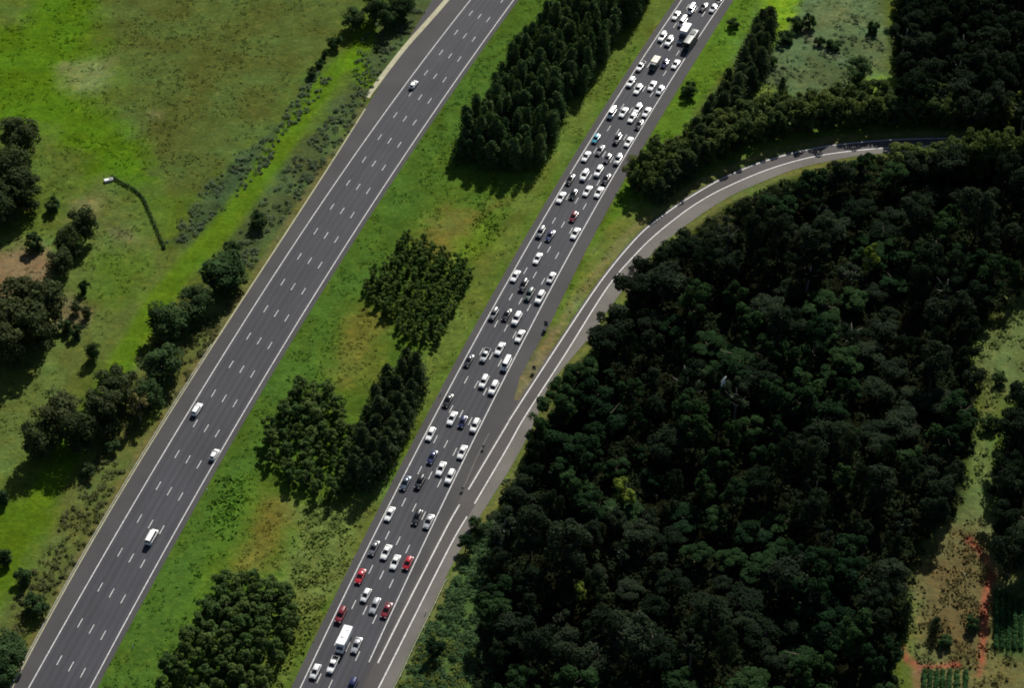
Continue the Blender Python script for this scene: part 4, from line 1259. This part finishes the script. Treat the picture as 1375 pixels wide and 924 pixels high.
        if kind == 'coach':
            secs = [[(x, -W / 2, 0.4), (x, -W / 2 * k, H - 0.25), (x, -W / 2 * k * 0.9, H), (x, 0, H + 0.06), (x, W / 2 * k * 0.9, H), (x, W / 2 * k, H - 0.25), (x, W / 2, 0.4)] for x, k in ((-Lb / 2, 0.94), (-Lb / 2 + 0.15, 0.97), (0, 0.98), (Lb / 2 - 0.25, 0.97), (Lb / 2, 0.92))]
            V, F = loft(secs)
            me = mesh('body', V, F, paint, True)
            try: me.set_sharp_from_angle(angle=math.radians(35))
            except Exception: pass
            parts.append(('body', me, (0, 0, 0)))
            parts.append(('windscreen', boxes('windscreen', [(Lb / 2 + 0.01, 0, 2.0, 0.04, W * 0.86, 1.3)], M['glass']), (0, 0, 0)))
            for sd in (-1, 1):
                parts.append(('side_windows', boxes('side_windows', [(x, sd * (W / 2 * 0.985), 2.1, 1.5, 0.04, 0.85) for x in np.arange(-Lb / 2 + 1.1, Lb / 2 - 0.7, 1.65)], M['glass']), (0, 0, 0)))
                parts.append(('headlight', boxes('headlight', [(Lb / 2 + 0.02, sd * 0.9, 0.8, 0.06, 0.35, 0.2)], M['lamp']), (0, 0, 0)))
                for wx in (Lb * 0.3, -Lb * 0.27): parts.append(('wheel', BIGWHEEL, (wx, sd * (W / 2 - 0.16), 0.46)))
            parts.append(('roof_unit', boxes('roof_unit', [(-1.8, 0, H + 0.16, 2.0, 1.5, 0.22)], M['trim']), (0, 0, 0)))
        else:
            xb = -Lb / 2 - 0.35
            cab_c = 'white' if kind != 'beige truck' else 'dark green'
            if kind == 'camper': cab_c = 'white'
            if kind == 'box truck': cab_c = 'charcoal'
            h0 = 0.85
            ex = 0.0
            V, F = loft([[(x, -W / 2, h0), (x, -W / 2, H - 0.08), (x, -W / 2 + 0.08, H), (x, 0, H + 0.03), (x, W / 2 - 0.08, H), (x, W / 2, H - 0.08), (x, W / 2, h0)] for x in (xb - Lb / 2 + Lb / 2, xb + Lb / 2, xb + Lb)][0:3])
            me = mesh('cargo_box', V, F, paint)
            parts.append(('cargo_box', me, (0, 0, 0)))
            x0 = xb + Lb + 0.12
            hc = 2.25
            cs = [[(x, -0.98, 0.5), (x, -0.98, z * 0.55), (x, -0.9, z), (x, 0, z + 0.04), (x, 0.9, z), (x, 0.98, z * 0.55), (x, 0.98, 0.5)] for x, z in ((x0, hc), (x0 + 0.9, hc), (x0 + 1.15, hc - 0.1), (x0 + 1.7, 1.35), (x0 + 1.85, 0.9))]
            V, F = loft(cs)
            me = mesh('cab', V, F, M[cab_c], True)
            try: me.set_sharp_from_angle(angle=math.radians(35))
            except Exception: pass
            parts.append(('cab', me, (0, 0, 0)))
            parts.append(('windscreen', pane('windscreen', [(x0 + 1.68, -0.82, 1.42), (x0 + 1.68, 0.82, 1.42), (x0 + 1.20, 0.76, hc - 0.10), (x0 + 1.20, -0.76, hc - 0.10)], M['glass'], 0.05), (0, 0, 0)))
            parts.append(('chassis', boxes('chassis', [(xb + Lb / 2 + 0.6, 0, 0.66, Lb + 2.2, 0.9, 0.3)], M['trim']), (0, 0, 0)))
            for sd in (-1, 1):
                parts.append(('headlight', boxes('headlight', [(x0 + 1.84, sd * 0.72, 0.82, 0.10, 0.32, 0.16)], M['lamp']), (0, 0, 0)))
                for wx in (x0 + 0.95, xb + 1.3): parts.append(('wheel', BIGWHEEL, (wx, sd * 0.86, 0.46)))
            if kind == 'beige truck':
                parts.append(('roof_hatch', boxes('roof_hatch', [(xb + 1.0, 0.45, H + 0.08, 0.6, 0.5, 0.14), (xb + 1.9, -0.35, H + 0.08, 0.6, 0.5, 0.14), (xb + 0.7, -0.6, H + 0.08, 0.4, 0.4, 0.14)], M['steel']), (0, 0, 0)))
            if kind == 'camper':
                parts.append(('roof_vent', boxes('roof_vent', [(xb + 1.3, 0.3, H + 0.08, 0.5, 0.5, 0.12), (xb + 3.4, -0.2, H + 0.09, 0.9, 0.7, 0.16)], M['post']), (0, 0, 0)))
                parts.append(('cab_pod', boxes('cab_pod', [(x0 + 0.35, 0, 2.72, 1.3, W * 0.94, 0.46)], paint), (0, 0, 0)))
    CACHE[key] = parts
    return parts

CARS = []
def cars(scale, ox, oy, lst):
    for x, y, color, kind in lst:
        CARS.append((ox + x / scale, oy + y / scale, color, kind))

cars(6.6, 780, 0, [
    (985, 75, 'white', 'van'), (1085, 58, 'charcoal', 'sedan'), (1175, 72, 'white', 'hatchback'), (842, 135, 'white', 'sedan'), (903, 188, 'white', 'van'),
    (955, 285, 'white', 'box truck'), (725, 322, 'white', 'suv'), (782, 362, 'white', 'suv'), (892, 345, 'silver', 'sedan'), (530, 585, 'white', 'ute'),
    (660, 555, 'beige', 'beige truck'), (742, 560, 'navy blue', 'hatchback'), (838, 568, 'white', 'sedan'), (443, 725, 'white', 'suv'), (506, 790, 'white', 'wagon'),
    (640, 760, 'white', 'sedan'), (711, 797, 'white', 'hatchback'), (982, 352, 'dark green', 'coach'), (1222, 0, 'black', 'sedan')])
cars(6.16, 740, 120, [
    (503, 192, 'white', 'van'), (598, 190, 'white', 'sedan'), (722, 158, 'white', 'suv'), (673, 234, 'white', 'wagon'), (788, 188, 'white', 'sedan'), (727, 290, 'black', 'sedan'),
    (371, 407, 'teal blue', 'hatchback'), (547, 408, 'charcoal', 'suv'), (655, 434, 'white', 'sedan'), (403, 503, 'grey', 'sedan'), (289, 555, 'white', 'sedan'),
    (465, 570, 'grey', 'hatchback'), (560, 578, 'silver', 'suv'), (277, 709, 'white', 'suv'), (393, 676, 'white', 'suv'), (453, 740, 'black', 'sedan'), (156, 745, 'black', 'sedan'),
    (183, 868, 'black', 'hatchback'), (299, 841, 'white', 'sedan'), (394, 852, 'white', 'sedan'), (81, 895, 'white', 'sedan')])
cars(5.133, 660, 240, [
    (565, 262, 'dark red', 'hatchback'), (338, 367, 'grey', 'suv'), (403, 393, 'navy blue', 'sedan'), (577, 378, 'white', 'sedan'), (317, 550, 'white', 'sedan'), (163, 672, 'white', 'sedan'),
    (219, 733, 'black', 'suv'), (260, 797, 'dark green', 'suv'), (411, 683, 'white', 'hatchback'), (334, 817, 'white', 'suv')])
cars(5.775, 560, 400, [
    (594, 124, 'grey', 'suv'), (693, 132, 'black', 'sedan'), (774, 160, 'white', 'suv'), (796, 298, 'white', 'sedan'), (527, 447, 'silver', 'ute'), (642, 396, 'white', 'sedan'),
    (694, 510, 'white', 'van'), (400, 488, 'charcoal', 'sedan'), (518, 649, 'white', 'suv'), (594, 698, 'white', 'suv'), (238, 798, 'black', 'sedan')])
cars(5.135, 480, 540, [
    (652, 114, 'white', 'sedan'), (725, 138, 'navy blue', 'hatchback'), (811, 162, 'white', 'suv'), (504, 222, 'white', 'wagon'), (514, 382, 'navy blue', 'sedan'), (722, 347, 'white', 'sedan'),
    (577, 461, 'white', 'sedan'), (639, 514, 'white', 'suv'), (329, 561, 'slate blue', 'sedan'), (430, 551, 'black', 'suv'), (222, 774, 'white', 'sedan'), (410, 797, 'black', 'wagon'), (490, 827, 'silver', 'sedan')])
cars(3.95, 380, 690, [
    (481, 184, 'grey', 'sedan'), (547, 206, 'white', 'sedan'), (595, 259, 'white', 'sedan'), (662, 264, 'red', 'hatchback'), (410, 334, 'red', 'sedan'), (440, 434, 'white', 'hatchback'),
    (487, 490, 'silver', 'wagon'), (549, 514, 'dark red', 'sedan'), (307, 538, 'dark red', 'suv'), (336, 661, 'white', 'camper'), (390, 700, 'silver', 'sedan'), (265, 803, 'white', 'ute'), (172, 839, 'white', 'hatchback'),
    (366, 916, 'navy blue', 'suv')])
LEFTCARS = [(555.5, 113, 'white', 'hatchback'), (264.5, 550, 'white', 'suv'), (288, 610.5, 'white', 'hatchback'), (203.5, 721, 'white', 'van')]

ORD = ['first', 'second', 'third', 'fourth', 'fifth', 'sixth', 'seventh', 'eighth', 'ninth', 'tenth', 'eleventh', 'twelfth', 'thirteenth', 'fourteenth', 'fifteenth', 'sixteenth',
       'seventeenth', 'eighteenth', 'nineteenth', 'twentieth', 'twenty-first', 'twenty-second', 'twenty-third', 'twenty-fourth', 'twenty-fifth', 'twenty-sixth', 'twenty-seventh', 'twenty-eighth', 'twenty-ninth', 'thirtieth']
LANES = ['the lane along the median', 'the second lane from the median', 'the third lane from the median', 'the lane farthest from the median']
NAME = {'sedan': 'sedan', 'hatchback': 'hatchback', 'suv': 'off_road_car', 'wagon': 'station_wagon', 'van': 'van', 'ute': 'pickup', 'box truck': 'box_truck', 'beige truck': 'light_truck', 'camper': 'camper_van', 'coach': 'coach'}
WORD = {'sedan': 'sedan', 'hatchback': 'hatchback', 'suv': 'four-wheel drive', 'wagon': 'station wagon', 'van': 'van', 'ute': 'pickup', 'box truck': 'box truck', 'beige truck': 'light truck', 'camper': 'camper van', 'coach': 'coach'}
CATG = {'van': 'van', 'ute': 'pickup', 'box truck': 'truck', 'beige truck': 'truck', 'camper': 'camper van', 'coach': 'bus'}
SPECIAL = {
    'box truck': 'tall white box truck, the biggest vehicle near the top of the jam', 'beige truck': 'light truck with a cream box and roof hatches near the top of the jam',
    'camper': 'big white camper van with a dark-shadowed front near the bottom of the jam', 'coach': 'long dark green coach beside the tall white box truck', 'teal blue': 'teal blue hatchback hugging the median edge line, the only teal car'}

def place(xy, heading, color, kind, label, group, z=0.056):
    t = empty(NAME[kind], (xy[0], xy[1], z), heading)
    s = 0.97 + 0.06 * rng.random()
    if kind in SPEC or kind == 'ute': t.scale = (s, s * 0.94, s)
    tag(t, label, CATG.get(kind, 'car'), group)
    for nm, me, loc in car_parts(kind, color):
        if nm == 'wheel':
            wo = link('wheel', me[0], t, loc)
            link('rim', me[1], wo)
        else:
            link(nm, me, t, loc)
    return t

rec = []
for px, py, color, kind in CARS:
    z = {'box truck': 1.6, 'coach': 1.6, 'camper': 1.5, 'beige truck': 1.2, 'van': 0.95, 'suv': 0.8}.get(kind, 0.65)
    xy = P(px, py, z)
    ln = (xy[0] - RL(xy[1])) / (RR(xy[1]) - RL(xy[1])) * 4
    rec.append([xy, color, kind, int(np.clip(math.floor(ln), 0, 3)), ln])
for lane in range(4):
    rs = sorted([r for r in rec if r[3] == lane], key=lambda r: r[0][1])
    for i, (xy, color, kind, _, ln) in enumerate(rs):
        # keep a driver's distance from the painted lines
        fr = min(max(ln - lane, 0.36), 0.64)
        k = (lane + fr) / 4
        fx = lambda y: RL(y) + (RR(y) - RL(y)) * k
        x = float(fx(xy[1]))
        dx = float(fx(xy[1] + 2) - fx(xy[1] - 2)) / 4
        hd = math.atan2(-1.0, -dx) + rng.normal(0, 0.015)
        lab = SPECIAL.get(kind) or SPECIAL.get(color) or f'{color} {WORD[kind]} in {LANES[lane]}, {ORD[i]} up from the bottom'
        place((x, xy[1]), hd, color, kind, lab, 'vehicles jammed on the right carriageway')
LL_LAB = ['white hatchback alone near the top of the left carriageway', 'white four-wheel drive in the outer lane halfway down the left carriageway',
          'white hatchback beside the median edge line on the left carriageway', 'large white van in the lower part of the empty left carriageway']
for (px, py, color, kind), lab in zip(LEFTCARS, LL_LAB):
    xy = P(px, py, 0.95 if kind == 'van' else 0.7)
    dx = float(LL(xy[1] + 2) - LL(xy[1] - 2)) / 4
    place(xy, math.atan2(1.0, dx), color, kind, lab, 'vehicles on the left carriageway')
print('things', sum(1 for o in COL.objects if o.parent is None), 'objects', len(COL.objects), 'forest', FN, len(vis))
